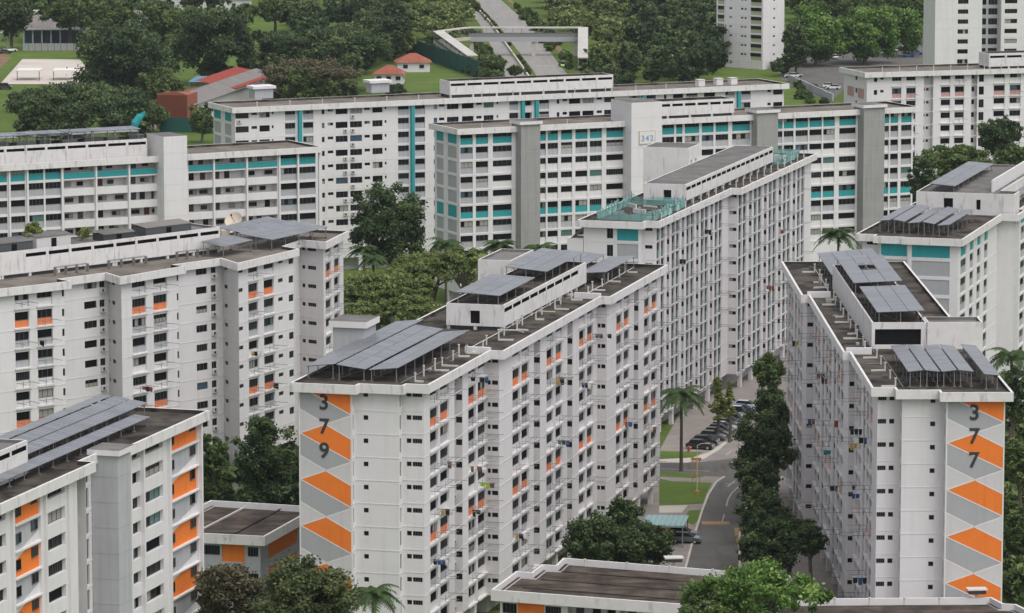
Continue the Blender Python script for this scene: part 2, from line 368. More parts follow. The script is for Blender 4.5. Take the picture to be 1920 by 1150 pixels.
    def house(s, name, pts, z0, z1, deck='deck_grey', slits=None, holes=None, mat='white', par=0.35, gap=0.0, over=0.0):
        mat = 'white_old' if mat == 'white' else mat
        """raised rooftop room: walls with vent slits, parapet, deck; gap = height on stub columns, its shadow painted by a dark strip"""
        b = MB(); lp = [s.loc(p) for p in pts]; n = len(lp)
        for e in range(n):
            a, c = lp[e], lp[(e + 1) % n]; L = math.hypot(c[0] - a[0], c[1] - a[1]); hs = []
            if slits and e in slits:
                m = max(1, round(L / slits[e])); w = L / m
                for i in range(m):
                    if random.random() < 0.95: hs.append((i * w + 0.25, (i + 1) * w - 0.25, z1 - 1.0, z1 - 0.5, 0.35, 'void', 'void'))
            for h in (holes or {}).get(e, []): hs.append((h[0], h[1], z0 + h[2], z0 + h[3], 0.3, 'void', mat))
            T, _ = wall_holes(b, a, c, z0 + gap, z1, hs, mat)
            if slits and e in slits:
                m = max(1, round(L / slits[e])); w = L / m
                for i in range(m + 1): b.box(max(i * w - 0.13, 0), min(i * w + 0.13, L), -0.06, 0, z0 + gap, z1 - 0.1, mat, T, skip='kb')
            if gap:
                m = max(1, round(L / 5)); b.box(0.02, L - 0.02, 0.5, 0.6, z0, z0 + gap + 0.05, 'steel_dark', T)  # set-back dark strip stands in for the shade in the gap
                for i in range(m + 1): q = min(max(L * i / m, 0.25), L - 0.25); b.box(q - 0.2, q + 0.2, 0.05, 0.42, z0 - 0.05, z0 + gap + 0.02, mat, T)
        ins = offset(lp, -0.22)
        for i in range(n):
            a, c, d, q = lp[i], lp[(i + 1) % n], ins[(i + 1) % n], ins[i]
            b.quad((*a, z1), (*c, z1), (*d, z1), (*q, z1), mat); b.quad((*q, z1 - par), (*q, z1), (*d, z1), (*d, z1 - par), deck)
        b.poly([(*p, z1 - par) for p in ins], deck)
        if gap: b.poly([(*p, z0 + gap) for p in lp[::-1]], mat)
        return b.build(name, s.root)
    def vents(s, pts):
        """white soil-vent pipes on the roof: upright stub with cap, some with a pipe run along the deck"""
        zb = s.z - 0.43
        for p, h, run in pts:
            b = MB(); b.tube([(0, 0, 0), (0, 0, h)], 0.1, 'pipe', 8); b.tube([(0, 0, h), (0, 0, h + 0.12)], 0.16, 'pipe', 8)
            if run: b.box(0, run[0], -0.12, 0.12, 0.02, 0.22, 'pipe', lambda x, y, z, c=math.cos(run[1]), q=math.sin(run[1]): (x * c - y * q, x * q + y * c, z))
            b.build('vent_pipe', s.root, s.loc(p, zb))

# ================================================================ setting: the ground sheet (roads and plots further down)
noisy('grass', (0.075, 0.12, 0.022), (0.11, 0.15, 0.04), (0.06, 0.06, 0.06), 8, 0.35, 0.7, 0.95, 0.1, 0.0, ((0.05, 0.085, 0.018), (0.6, 0.6, 0.6), 0.45, 0.7, 0.6))
g = MB(); g.quad((-900, 150, 0), (900, 150, 0), (900, 4000, 0), (-900, 4000, 0), 'grass')
tag(g.build('ground'), kind='structure')

# ================================================================ housing blocks
PAT = ['white', 'orange_dull', 'grey_light', 'grey_light', 'white', 'white', 'orange_dull', 'grey_light', 'grey_light', 'white', 'white', 'orange_dull']
orange_pcol = lambda k, i, e: PAT[k % 12]

def diamonds(B, a, b, ztop, zbot, w, digits, digit_y):
    """orange, grey and white diamond paint on a gable bay; a -> b is its wall"""
    ang = math.atan2(b[1] - a[1], b[0] - a[0]); dx, dy = math.cos(ang), math.sin(ang)
    def Pt(s, z, y=-0.02): return (a[0] - B.O[0] + dx * s - dy * y, a[1] - B.O[1] + dy * s + dx * y, z)
    def clip(pts):
        for lim, sg in ((ztop, 1), (zbot, -1)):
            out = []
            for i in range(len(pts)):
                p, q = pts[i], pts[(i + 1) % len(pts)]; ip, iq = sg * (lim - p[1]) >= 0, sg * (lim - q[1]) >= 0
                if ip: out.append(p)
                if ip != iq: t = (lim - p[1]) / (q[1] - p[1]); out.append((p[0] + (q[0] - p[0]) * t, lim))
            pts = out
            if len(pts) < 3: return None
        return pts
    def patch(name, pts, mat, y):
        pts = clip(pts)
        if not pts: return
        m = MB(); m.poly([Pt(s, z, y) for s, z in pts], mat)
        n = len(pts)
        for i in range(n): p, q = pts[i], pts[(i + 1) % n]; m.quad(Pt(*p, y), Pt(*q, y), Pt(*q, 0.01), Pt(*p, 0.01), mat)
        m.build(name, B.root)
    z0 = 30.75 + 2 * 5.6; lw = 0.15; e = 0.12
    for i in range(9):
        zz = z0 - 5.6 * i; c = (w * 0.495, zz - 1.70)
        L1, R1, L2, R2, RA = (e, zz), (w, zz - 3.44), (e, zz - 2.88), (w, zz - 6.1), (w, zz - 0.5)
        patch('painted_diamond', [L2, R2, R1, c], 'orange', -0.018); patch('painted_triangle', [L1, L2, c], 'pale', -0.012); patch('painted_triangle', [c, R1, RA], 'pale', -0.012)
        for p, q in ((L1, R1), (L2, R2), (L2, RA)):
            d = lw / 2; patch('painted_stripe', [(p[0], p[1] - d), (q[0], q[1] - d), (q[0], q[1] + d), (p[0], p[1] + d)], 'stripe_white', -0.026)
    patch('painted_stripe', [(w - 0.16, zbot), (w, zbot), (w, ztop), (w - 0.16, ztop)], 'stripe_white', -0.03)
    patch('painted_stripe', [(0, zbot), (0.16, zbot), (0.16, ztop), (0, ztop)], 'stripe_white', -0.03)
    for ch, (ds, dz) in zip(digits, digit_y): digit(B.root, ch, Pt(ds, dz, -0.05), ang, 2.55, 'dark_letter', 0.05)
def digit(root, ch, loc, ang, size, mat, bold=0.035):
    cu = bpy.data.curves.new('numeral', 'FONT'); cu.body = ch; cu.size = size; cu.extrude = 0.03; cu.offset = bold; cu.align_x = 'CENTER'
    tmp = bpy.data.objects.new('numeral_curve', cu); COL.objects.link(tmp)
    me = bpy.data.meshes.new_from_object(tmp.evaluated_get(bpy.context.evaluated_depsgraph_get())); bpy.data.objects.remove(tmp)
    me.materials.clear(); me.materials.append(MT[mat])
    o = put('numeral', me, root); o.location = loc; o.rotation_euler = (R(90), 0, ang); return o

def box_at(B, name, F, u0, u1, v0, v1, z0, z1, mat):
    m = MB(); P4 = [F(u0, v0), F(u1, v0), F(u1, v1), F(u0, v1)]
    m.prism([B.loc(p) for p in P4], z0, z1, mat, mat, mat); return m.build(name, B.root)

# ---- solar arrays: a thing each; every module is a part
SOLM = {}
def solar(label, F, u0, v0, nu, nv, zlo, zhi, mu=1.05, mv=2.0, hole=(), base=None, group='rooftop solar arrays', gapv=(), tilt_axis='v'):
    """nu x nv modules from (u0,v0); height runs from zlo (first) to zhi (last) along tilt_axis; posts down to base"""
    o = F(u0, v0); root = empty('solar_array', (o[0], o[1], base), label, 'solar array', group); root.rotation_euler = (0, 0, F.a)
    key = (mu, mv, F.side)
    if key not in SOLM:
        b = MB(); b.box(0.02, mu - 0.02, 0, (mv - 0.03) * F.side, -0.045, 0, 'solar_edge', skip='t'); b.box(0.045, mu - 0.045, 0.025 * F.side, (mv - 0.055) * F.side, -0.02, 0.004, 'solar', skip='b'); SOLM[key] = b.mesh('module')
    nt = nv if tilt_axis == 'v' else nu; step = mv if tilt_axis == 'v' else mu
    sl = (zhi - zlo) / (nt * step)
    for i in range(nu):
        for j in range(nv):
            if (i, j) in hole: continue
            k = (j if tilt_axis == 'v' else i) * step
            m = put('module', SOLM[key], root, (i * mu, j * mv * F.side, zlo - base + sl * k))
            m.rotation_euler = (math.atan(sl) * F.side, 0, 0) if tilt_axis == 'v' else (0, -math.atan(sl), 0)
    fr = MB(); Lu, Lv = nu * mu, nv * mv; mp = max(2, round(Lu / 3.6)); mq = max(2, round(Lv / 3.0) + 1)
    zz = lambda u, v: zlo - base + sl * (v if tilt_axis == 'v' else u) - 0.12
    for i in range(mp):
        for j in range(mq):
            u, v = 0.3 + (Lu - 0.6) * i / (mp - 1), 0.3 + (Lv - 0.6) * j / (mq - 1)
            fr.box(u - 0.045, u + 0.045, v * F.side - 0.045, v * F.side + 0.045, 0, zz(u, v), 'steel', skip='tb')
            fr.box(u - 0.18, u + 0.18, v * F.side - 0.18, v * F.side + 0.18, 0, 0.14, 'deck_pale', skip='b')
    for i in range(mp):
        u = 0.3 + (Lu - 0.6) * i / (mp - 1); fr.tube([(u, 0.1 * F.side, zz(u, 0.1)), (u, (Lv - 0.1) * F.side, zz(u, Lv - 0.1))], 0.055, 'steel', 4)
        h = zz(u, 0.3); q = 0.3 + (Lv - 0.6) / (mq - 1)
        fr.tube([(u, 0.3 * F.side, h * 0.95), (u, q * F.side, 0.25)], 0.03, 'steel_dark', 4)
    for j in range(mq):
        v = 0.3 + (Lv - 0.6) * j / (mq - 1); fr.tube([(0.05, v * F.side, zz(0.05, v)), (Lu - 0.05, v * F.side, zz(Lu - 0.05, v))], 0.05, 'steel', 4)
    fr.build('support_frame', root); return root

# ---------------------------------------------------------------- block 379
F9 = Frame((-9.8, 498.3), 74.9)
loc9 = [(-1.9, 15.6), (-1.9, 9.0), (-0.5, 9.0), (-0.5, 3.6), (0.9, 3.6), (0.9, 0.9), (28.5, 0.9), (28.5, -0.8), (79, -0.8), (79, -2.2), (111.2, -2.2), (111.2, 15.6)]
B9 = Block('apartment_block', 'white slab block numbered 379 with orange and grey diamonds on its gable', [F9(*p) for p in loc9], pcol=orange_pcol, deck='deck')
B9.fine = True; B9.rackp = 0.7
B9.edge(0, [], mat='grey', lines=False)
B9.edge(1, [(0.35, 0.85, 't')], unit='m'); B9.edge(2, [(681, 689, 's', 'dark')], lines=True)
B9.edge(3, [(0.35, 0.95, 't')], unit='m'); B9.edge(4, [(762, 770, 's', 'dark'), (773, 791, 's', 'bars')])
NS = [(806, 821, 'b'), (825, 841, 'b'), (852, 867, 'n'), (878, 892, 'b'), (896, 912, 'b')]
B9.edge(5, NS)
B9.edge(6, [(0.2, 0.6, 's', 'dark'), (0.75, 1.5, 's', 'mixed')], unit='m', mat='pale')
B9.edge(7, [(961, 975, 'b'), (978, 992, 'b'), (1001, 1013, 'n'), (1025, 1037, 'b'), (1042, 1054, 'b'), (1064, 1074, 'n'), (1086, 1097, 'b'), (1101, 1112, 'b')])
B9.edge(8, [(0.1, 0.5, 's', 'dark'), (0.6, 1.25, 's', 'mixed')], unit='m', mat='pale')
B9.edge(9, [(1156, 1166, 'b'), (1170, 1180, 'b'), (1189, 1198, 'n'), (1208, 1218, 'b'), (1222, 1232, 'b')])
B9.finish()
diamonds(B9, F9(-1.9, 15.6), F9(-1.9, 9.0), 33.4, 2.7, 6.6, '379', [(3.15, 30.85), (3.15, 27.95), (3.15, 25.05)])
# roof-step parapets, machine rooms, lift towers
box_at(B9, 'parapet_step', F9, 27.6, 28.1, 0.2, 3.4, 33.5, 34.35, 'white'); box_at(B9, 'parapet_step', F9, 78.1, 78.6, -1.5, 2.2, 33.5, 34.35, 'white')
B9.house('machine_room', [F9(46.5, 11.2), F9(46.5, 3.5), F9(90, 3.5), F9(90, 11.2)], 33.6, 36.95, 'deck', slits={1: 4.4}, holes={0: [(3.2, 4.5, 0.8, 2.5)]}, gap=0.5)
B9.house('lift_tower', [F9(79, 16.0), F9(79, 11.3), F9(91, 11.3), F9(91, 16.0)], 33.6, 38.3, 'deck_grey')
B9.house('lift_tower', [F9(25, 19.8), F9(25, 15.7), F9(30, 15.7), F9(30, 19.8)], 0, 36.6, 'deck_grey', mat='grey_light')
m = MB(); P4 = offset([B9.loc(F9(25, 19.8)), B9.loc(F9(25, 15.7)), B9.loc(F9(30, 15.7)), B9.loc(F9(30, 19.8))], 0.4); m.prism(P4, 36.6, 37.4, 'white', 'deck_grey', 'white'); m.build('tower_cap', B9.root)
vp = []
for i, u in enumerate([4, 8.5, 12.5, 16.5, 20.5, 24, 26.8]): vp.append((F9(u, 2.9 + 0.25 * (i % 2)), 1.0 + 0.25 * (i % 3), (1.0 + 0.35 * (i % 4), R(-15 + 9 * (i % 3))) if i % 3 != 1 else None))
for i, u in enumerate([31, 34.5, 38.5, 43, 47.5, 52, 57, 62, 67, 72, 76]): vp.append((F9(u, 2.0 + 0.5 * (i % 2)), 0.95 + 0.2 * (i % 3), (1.1 + 0.4 * (i % 3), R(-16 + 7 * (i % 4))) if i % 2 == 0 else None))
for i, u in enumerate([82, 86, 90, 95, 100, 105]): vp.append((F9(u, 1.2 + 0.4 * (i % 2)), 1.0 + 0.2 * (i % 2), (1.8, R(-12)) if i % 2 else None))
B9.vents(vp)
b = MB(); b.tube([(0, 0, 0.5), (0, -2.4, 0.55), (1.2, -2.9, 0.1)], 0.09, 'pipe'); b.build('roof_pipe', B9.root, B9.loc(F9(44, 3.4), 33.6), F9.a)
rnd9 = random.Random(3)
def conduits(B, F, runs):
    for (u0, v0, u1, v1) in runs:
        m = MB(); a, b_ = B.loc(F(u0, v0)), B.loc(F(u1, v1)); m.tube([(*a, 33.72), ((a[0] + b_[0]) / 2 + .1, (a[1] + b_[1]) / 2, 33.72), (*b_, 33.72)], 0.06, rnd9.choice(['steel', 'steel_dark', 'pipe']), 5); m.build('conduit', B.root)
    for i in range(14):
        u, v = rnd9.uniform(3, 108), rnd9.uniform(1.6, 3.8); w_, d_, h_ = rnd9.uniform(.3, .9), rnd9.uniform(.3, .8), rnd9.uniform(.2, .7); m = MB(); m.box(0, w_, 0, d_, 0, h_, rnd9.choice(['pale', 'steel', 'steel_dark', 'grey'])); m.build('roof_box', B.root, B.loc(F(u, v), 33.58), F.a)
conduits(B9, F9, [(2, 4.1, 27, 4.1), (29, 3.6, 78, 3.7), (80, 1.4, 110, 1.5), (12, 2.0, 12.4, 4.2), (50, 1.2, 50.3, 4.4), (64, 1.2, 64.2, 4.4), (92, -.5, 92.3, 3)])
# solar on 379
solar('broad grey solar row nearest the long facade on block 379 front roof', F9, 2.6, 4.6, 30, 2, 35.5, 35.1, base=33.6, mv=1.85)
solar('grey solar array row second from the facade on front roof of block 379', F9, 2.6, 8.65, 32, 2, 35.15, 35.6, base=33.6, mv=1.85)
solar('grey solar array row along the back edge of block 379 front roof', F9, 3.2, 12.7, 36, 2, 35.55, 35.15, base=33.6, mv=1.85)
solar('grey solar canopy on the near half of block 379 machine room', F9, 47.2, 4.2, 17, 3, 38.1, 38.4, base=36.6)
solar('grey solar canopy on the far half of block 379 machine room', F9, 70.5, 4.0, 19, 3, 38.2, 38.7, base=36.6)
solar('grey solar table behind the machine room on far roof of block 379, inner row', F9, 91.3, 5.4, 17, 3, 35.6, 36.0, base=33.6)
solar('narrow grey solar table on far roof of block 379 beside vent pipes', F9, 91.6, 1.0, 17, 2, 35.5, 35.2, base=33.6)

# ---------------------------------------------------------------- block 377 (mirrored plan)
F7 = Frame((42.3, 496.3), 90.9, side=-1)
loc7 = [(112, 15.2), (112, -0.9), (79, -0.9), (79, 0.1), (28.5, 0.1), (28.5, 0.9), (0.9, 0.9), (0.9, 3.6), (-1.0, 3.6), (-1.0, 8.6), (-2.9, 8.6), (-2.9, 15.5)]
B7 = Block('apartment_block', 'white slab block numbered 377 with orange diamonds, tilted solar tables on roof', [F7(*p) for p in loc7], pcol=orange_pcol, deck='deck')
B7.fine = True; B7.rackp = 0.25
def bays(u0, u1, n):
    out = []; p = (u1 - u0) / n
    for i in range(n):
        o = u0 + p * i; out += [(o + p * .12, o + p * .32, 'b'), (o + p * .40, o + p * .60, 'b')]
        if i < n - 1: out.append((o + p * .80, o + p * .98, 'n'))
    return out
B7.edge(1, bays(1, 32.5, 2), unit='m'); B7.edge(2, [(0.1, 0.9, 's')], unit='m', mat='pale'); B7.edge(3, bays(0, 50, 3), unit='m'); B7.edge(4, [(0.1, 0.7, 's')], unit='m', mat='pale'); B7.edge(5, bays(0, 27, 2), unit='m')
B7.edge(6, [(1645, 1664, 's', 'bars'), (1668, 1677, 's', 'dark')]); B7.edge(7, [(0.4, 1.1, 't')], unit='m'); B7.edge(8, [(1745, 1754, 's', 'dark')]); B7.edge(9, [(0.35, 0.9, 't')], unit='m'); B7.edge(10, [], mat='grey', lines=False)
B7.finish()
a7, b7 = F7(-2.9, 8.6), F7(-2.9, 15.5)
diamonds(B7, a7, b7, 33.4, 2.7, 6.9, '377', [(3.3, 30.65), (3.3, 27.85), (3.3, 25.0)])
box_at(B7, 'parapet_step', F7, 28.2, 28.6, -0.3, 2.9, 33.5, 34.4, 'white'); box_at(B7, 'parapet_step', F7, 78.4, 78.9, -0.9, 2.3, 33.5, 34.4, 'white')
B7.house('machine_room', [F7(87, 3.3), F7(32.5, 3.3), F7(32.5, 10.2), F7(87, 10.2)], 33.6, 36.95, 'deck', holes={1: [(0.4, 6.2, 0.5, 2.5)]})
B7.house('lift_tower', [F7(37, 10.25), F7(32.3, 10.25), F7(32.3, 17.2), F7(37, 17.2)], 0.0, 37.0, 'deck_grey')
vp = []
for i, u in enumerate([3, 9, 15, 20, 25]): vp.append((F7(u, 3.2), 1.0, (1.7, R(185)) if i % 2 == 0 else None))
for i, u in enumerate([31, 35, 41, 45, 50, 55, 60, 66, 71, 76, 83, 88, 93, 98, 104]): vp.append((F7(u, 2.3 + 0.2 * (i % 2)), 1.15, (1.1 + 0.35 * (i % 3), R(176 + 6 * (i % 4))) if i % 3 != 1 else None))
B7.vents(vp)
conduits(B7, F7, [(2, 4.0, 26, 4.0), (29, 3.3, 77, 3.3), (80, 2.4, 108, 2.6), (40, .8, 40.2, 3.4), (60, .8, 60.2, 3.4), (20, 1.5, 20.2, 4)])
for i in range(4):
    solar('tilted solar table on front roof of block 377, %s' % ['first from the vent pipes', 'second from the vent pipes', 'third from the vent pipes', 'fourth from the vent pipes'][i], F7, 2.4, 4.6 + 2.0 * i, 19, 1, 35.75 if i % 2 else 35.55, 35.55 if i % 2 else 35.75, base=33.6, mv=1.85, group='solar tables on the front roof of block 377')
solar('lone tilted solar table at the outer roof edge of block 377', F7, 0.5, 13.4, 22, 1, 35.55, 35.4, base=33.6, mv=1.9)
solar('wide solar canopy over the near half of block 377 machine room', F7, 33.2, 4.0, 22, 3, 38.2, 38.4, base=36.6)
solar('wide solar canopy over the far half of block 377 machine room with a square opening', F7, 60.0, 3.6, 25, 3, 38.2, 38.5, base=36.6, mv=2.15, hole=[(i, j) for i in range(11, 18) for j in (1,)])
solar('low grey solar table at far roof end of block 377 beside vent pipes', F7, 87.6, 3.2, 22, 4, 35.5, 36.2, base=33.6)

# ---------------------------------------------------------------- block with green safety nets on the roof
FT = Frame((22.9, 656.2), 73.2)
locT = [(-1.2, 11.9), (-1.2, 3.0), (0.9, 3.0), (0.9, 0.9), (47.8, 0.9), (47.8, -0.7), (102.5, -0.7), (102.5, 11.9)]
BT = Block('apartment_block', 'long white block with pale teal window strips and green netting on roof', [FT(*p) for p in locT], pcol=lambda k, i, e: 'teal_pale' if e >= 3 else ('teal' if k == 0 else 'grey'), deck='deck')
BT.rackp = 0.5
BT.edge(0, [(1157, 1203, 'g'), (1138, 1150, 't', 'dark')])
BT.edge(1, [], lines=False); BT.edge(2, [(0.4, 1.5, 's', 'dark')], unit='m')
def strips(L, n, off=0.6):
    out = []; p = L / n
    for i in range(n):
        o = off + p * i; out += [(o, o + p * .23, 'v'), (o + p * .29, o + p * .52, 'v')]
        if i < n - 1: out.append((o + p * .68, o + p * .86, 'n'))
    return out
BT.edge(3, strips(46.5, 5), unit='m'); BT.edge(4, [(0.2, 1.3, 's', 'mixed')], unit='m', mat='pale'); BT.edge(5, strips(54, 5), unit='m')
BT.finish()
BT.house('machine_room', [FT(24.5, 9.2), FT(24.5, 2.2), FT(85, 2.2), FT(85, 9.2)], 33.6, 36.95, 'deck_grey', slits={1: 3.3}, holes={0: [(3.3, 4.6, 0.8, 2.4)]}, gap=0.7, par=0.1)
BT.vents([(FT(u, -0.1 + 0.9 * (u < 47)), 1.2, (1.6, R(-17)) if i % 2 else None) for i, u in enumerate(range(4, 100, 5))])
BT.house('lift_tower', [FT(54, 17.2), FT(54, 9.3), FT(62, 9.3), FT(62, 17.2)], 0.0, 39.6, 'deck_grey', holes={1: [(1.2, 2.2, 36.6, 37.5), (4.2, 5.2, 36.6, 37.5)]}, par=0.1)
# open stair at the left of the near gable
st = MB(); TT = lambda u, v, z: (*BT.loc(FT(u, v)), z)
st.box(-1.15, 2.5, 12.0, 14.6, 2.7, 31.0, 'white', TT); st.quad(TT(-1.2, 11.95, 33), TT(-1.2, 14.6, 30.5), TT(2.5, 14.6, 30.5), TT(2.5, 11.95, 33), 'pale'); st.build('stair_wing', BT.root)
m_, b_ = principled('net', (0.20, 0.42, 0.39), 0.8, 0.1); nn = m_.node_tree.nodes; nl = m_.node_tree.links
tr_ = nn.new('ShaderNodeBsdfTransparent'); mx_ = nn.new('ShaderNodeMixShader'); nz_ = nn.new('ShaderNodeTexNoise'); nz_.inputs['Scale'].default_value = 0.9; rp_ = nn.new('ShaderNodeMapRange'); rp_.inputs['From Min'].default_value = .3; rp_.inputs['From Max'].default_value = .7; rp_.inputs['To Min'].default_value = .15; rp_.inputs['To Max'].default_value = .6
nl.new(nz_.outputs['Fac'], rp_.inputs['Value']); nl.new(rp_.outputs[0], mx_.inputs[0]); nl.new(b_.outputs[0], mx_.inputs[1]); nl.new(tr_.outputs[0], mx_.inputs[2]); nl.new(mx_.outputs[0], nn['Material Output'].inputs['Surface'])
def netting(label, F, u0, u1, v0, v1, n):
    rt_ = empty('safety_net_scaffold', (*F((u0 + u1) / 2, (v0 + v1) / 2), 33.6), label, 'safety netting', 'green nets on the scaffold block roof'); rt_.rotation_euler = (0, 0, F.a)
    uc, vc = (u0 + u1) / 2, (v0 + v1) / 2; p = MB(); rnd = random.Random(n)
    for (x0, y0, x1, y1) in ((u0, v0, u1, v0), (u0, v1, u1, v1), (u0, v0, u0, v1), (u1, v0, u1, v1)):
        k = max(2, int(math.hypot(x1 - x0, y1 - y0) / 1.6)); pr = None; m = MB()
        for i in range(k + 1):
            t = i / k; x, y = x0 + (x1 - x0) * t - uc, y0 + (y1 - y0) * t - vc; h = 0.9 + 1.0 * rnd.random(); w = 0.9 * (rnd.random() - .5)
            p.box(x - 0.05, x + 0.05, y - 0.05, y + 0.05, 0, h + 0.3, 'steel', skip='b')
            if pr:
                m.quad((pr[0], pr[1] + pr[3], 0.05), (x, y + w, 0.05), (x, y, h * .6), (pr[0], pr[1], pr[2] * .6), 'net'); m.quad((pr[0], pr[1], pr[2] * .6), (x, y, h * .6), (x, y - w, h), (pr[0], pr[1] - pr[3], pr[2]), 'net')
            pr = (x, y, h, w)
        m.build('net_sheet', rt_)
    for i in range(9):    # planks and debris inside
        x, y = (rnd.random() - .5) * (u1 - u0) * .8, (rnd.random() - .5) * (v1 - v0) * .8; L = 1 + 2 * rnd.random(); c = rnd.random() * 3
        p.box(0, L, 0, 0.25, 0.05, 0.3 + .5 * rnd.random(), rnd.choice(['pale', 'steel', 'pipe', 'deck_grey']), lambda X, Y, Z, x=x, y=y, c=math.cos(c), s_=math.sin(c): (x + X * c - Y * s_, y + X * s_ + Y * c, Z))
    tag(p.build('scaffold_poles_and_planks', rt_), kind='stuff')
netting('green safety netting around rubble on near roof end of teal striped block', FT, 2.5, 23, 1.8, 10.8, 1)
netting('green safety netting at the far roof end of teal striped block', FT, 87, 100, 1.0, 9, 2)

# ---------------------------------------------------------------- curved block at the left with orange panels
def inset(poly, d): return offset(poly, -d)
def out(p, ang, L): return (p[0] + L * math.cos(R(ang)), p[1] + L * math.sin(R(ang)))
f0 = [(-82.9, 569.0), (-61.3, 588.4), (-63.2, 590.6), (-57.4, 597.0), (-55.0, 592.4), (-46.6, 604.3), (-48.4, 605.6), (-42.2, 612.6), (-39.4, 606.9), (-31.3, 623.3), (-33.8, 626.3), (-31.5, 633.6), (-27.7, 630.8), (-24.8, 644.3), (-39.0, 649.0), (-49.0, 632.0), (-62.0, 616.0), (-76.0, 602.0), (-94.0, 585.5)]
BM = Block('apartment_block', 'curved white block with orange panels and cluttered rooftop room', inset(f0, 0.75), pcol=orange_pcol, deck='deck_pale', over=0.75)
BM.fine = True; BM.rackp = 0.8
BM.edge(0, [(27, 54, 'b'), (69, 97, 'b'), (117, 132, 'k', 'dark')])
BM.edge(1, []); BM.edge(2, [(157, 180, 'k'), (186, 195, 'k', 'dark'), (186, 197, 'ac')]); BM.edge(3, [(0.3, 0.75, 's', 'dark'), (1.5, 2.7, 's', 'bars')], unit='m', mat='pale')
BM.edge(4, [(247, 272, 'b'), (287, 313, 'b'), (331, 345, 'k', 'dark')]); BM.edge(5, [])
BM.edge(6, [(367, 388, 'k'), (395, 404, 'k', 'dark'), (395, 406, 'ac')]); BM.edge(7, [(0.6, 1.9, 's', 'bars')], unit='m', mat='pale')
BM.edge(8, [(447, 455, 's', 'dark'), (465, 483, 'b'), (494, 513, 'b'), (521, 530, 's', 'dark'), (541, 550, 'k', 'dark')])
BM.edge(9, []); BM.edge(10, []); BM.edge(11, [(0.5, 1.1, 's', 'dark'), (1.6, 3.1, 's', 'bars')], unit='m', mat='pale')
BM.edge(12, [(610, 620, 'b'), (626, 636, 'b')])
BM.finish()
# ---------------------------------------------------------------- rooftop of the curved block
BM.house('machine_room', [(x * 1.0085, y * 1.0085) for x, y in ((-80.5, 577.5), (-71.0, 588.0), (-56.5, 602.3), (-42.6, 617.2), (-47.5, 622.0), (-61.5, 607.2), (-76.0, 593.0), (-85.5, 582.5))], 33.6, 37.35, 'deck_grey', slits={0: 4.0, 1: 4.1, 2: 4.1}, gap=0.5)

# ---------------------------------------------------------------- block 342
def core_box(B, F, u0, u1, v0, v1, z, mat, name='lift_core', cap=True):
    m = MB(); lp = [B.loc(F(u0, v0)), B.loc(F(u1, v0)), B.loc(F(u1, v1)), B.loc(F(u0, v1))]
    m.prism(lp, 0, z - (0.6 if cap else 0), mat, 'deck_grey')
    if cap:
        o_ = offset(lp, 0.35); m.prism(o_, z - 0.6, z, 'white', 'deck_grey', 'white')
    for k in range(12):
        zz = z - 3.0 - 2.8 * k
        if zz > 3:
            for i in range(4):
                a, b_ = lp[i], lp[(i + 1) % 4]; L = math.hypot(b_[0] - a[0], b_[1] - a[1]); dx, dy = (b_[0] - a[0]) / L, (b_[1] - a[1]) / L
                m.box(0, L, -0.02, 0.0, zz, zz + 0.06, 'grey' if mat != 'white' else 'pale', lambda s_, y, q, a=a, dx=dx, dy=dy: (a[0] + dx * s_ - dy * y, a[1] + dy * s_ + dx * y, q), skip='k')
    return m.build(name, B.root)
def u_hit(F, v, px, yy):
    """u along the line v = const where photo column px crosses it"""
    r = at(px, yy, 34); a = F(0, v); d = F.t; den = d[0] * r[1] - d[1] * r[0]; return (-(a[0]) * r[1] + a[1] * r[0]) / den
F4 = Frame(at(858, 242.5, 34), 26.0)
L4 = u_hit(F4, 0.8, 1713, 198)
B4 = Block('apartment_block', 'long white block with teal top floor, grey lift cores and sign 342', [F4(0.8, 0.8), F4(L4, 0.8), F4(L4, 12), F4(0.8, 12)], rows=9, deck='deck_pale', mat='white',
           pcol=lambda k, i, e: 'teal' if k in (0, 5) else ('grey' if (e == 3 or i < 2 or i > 21) else ('grey_light' if k in (1, 6) else 'white')))
c4 = [(863, 886), (892, 916), (924, 959), (1013, 1024), (1027, 1047), (1052, 1074), (1079, 1101), (1106, 1129), (1137, 1173), (1242, 1264), (1268, 1280), (1284, 1312), (1316, 1338), (1342, 1365), (1373, 1407), (1459, 1467), (1470, 1488), (1492, 1515), (1518, 1541), (1544, 1566), (1574, 1606), (1659, 1667), (1670, 1685), (1690, 1710)]
B4.edge(0, [(a, b, 'p') for a, b in c4]); B4.edge(3, [(818, 831, 'g'), (839, 856, 'g')])
B4.finish()
for x0, x1 in ((977, 1013), (1420, 1459), (1620, 1659)):
    ua, ub = u_hit(F4, -1.5, x0, 225), u_hit(F4, -1.5, x1, 225); core_box(B4, F4, ua, ub, -1.5, 2.5, 35.0, 'grey_core')
ua, ub = u_hit(F4, -2.5, 1184, 225), u_hit(F4, -2.5, 1241, 225); core_box(B4, F4, ua, ub, -2.5, 6, 37.7, 'white', cap=False)
ph = MB()
B4.house('machine_room', [F4(ub + 0.05, 4.2), F4(ub + 19.5, 4.2), F4(ub + 19.5, 9.5), F4(ub + 0.05, 9.5)], 33.6, 36.9, 'deck', slits={0: 2.7}, gap=0.5)
for x in (891.0,):
    pass
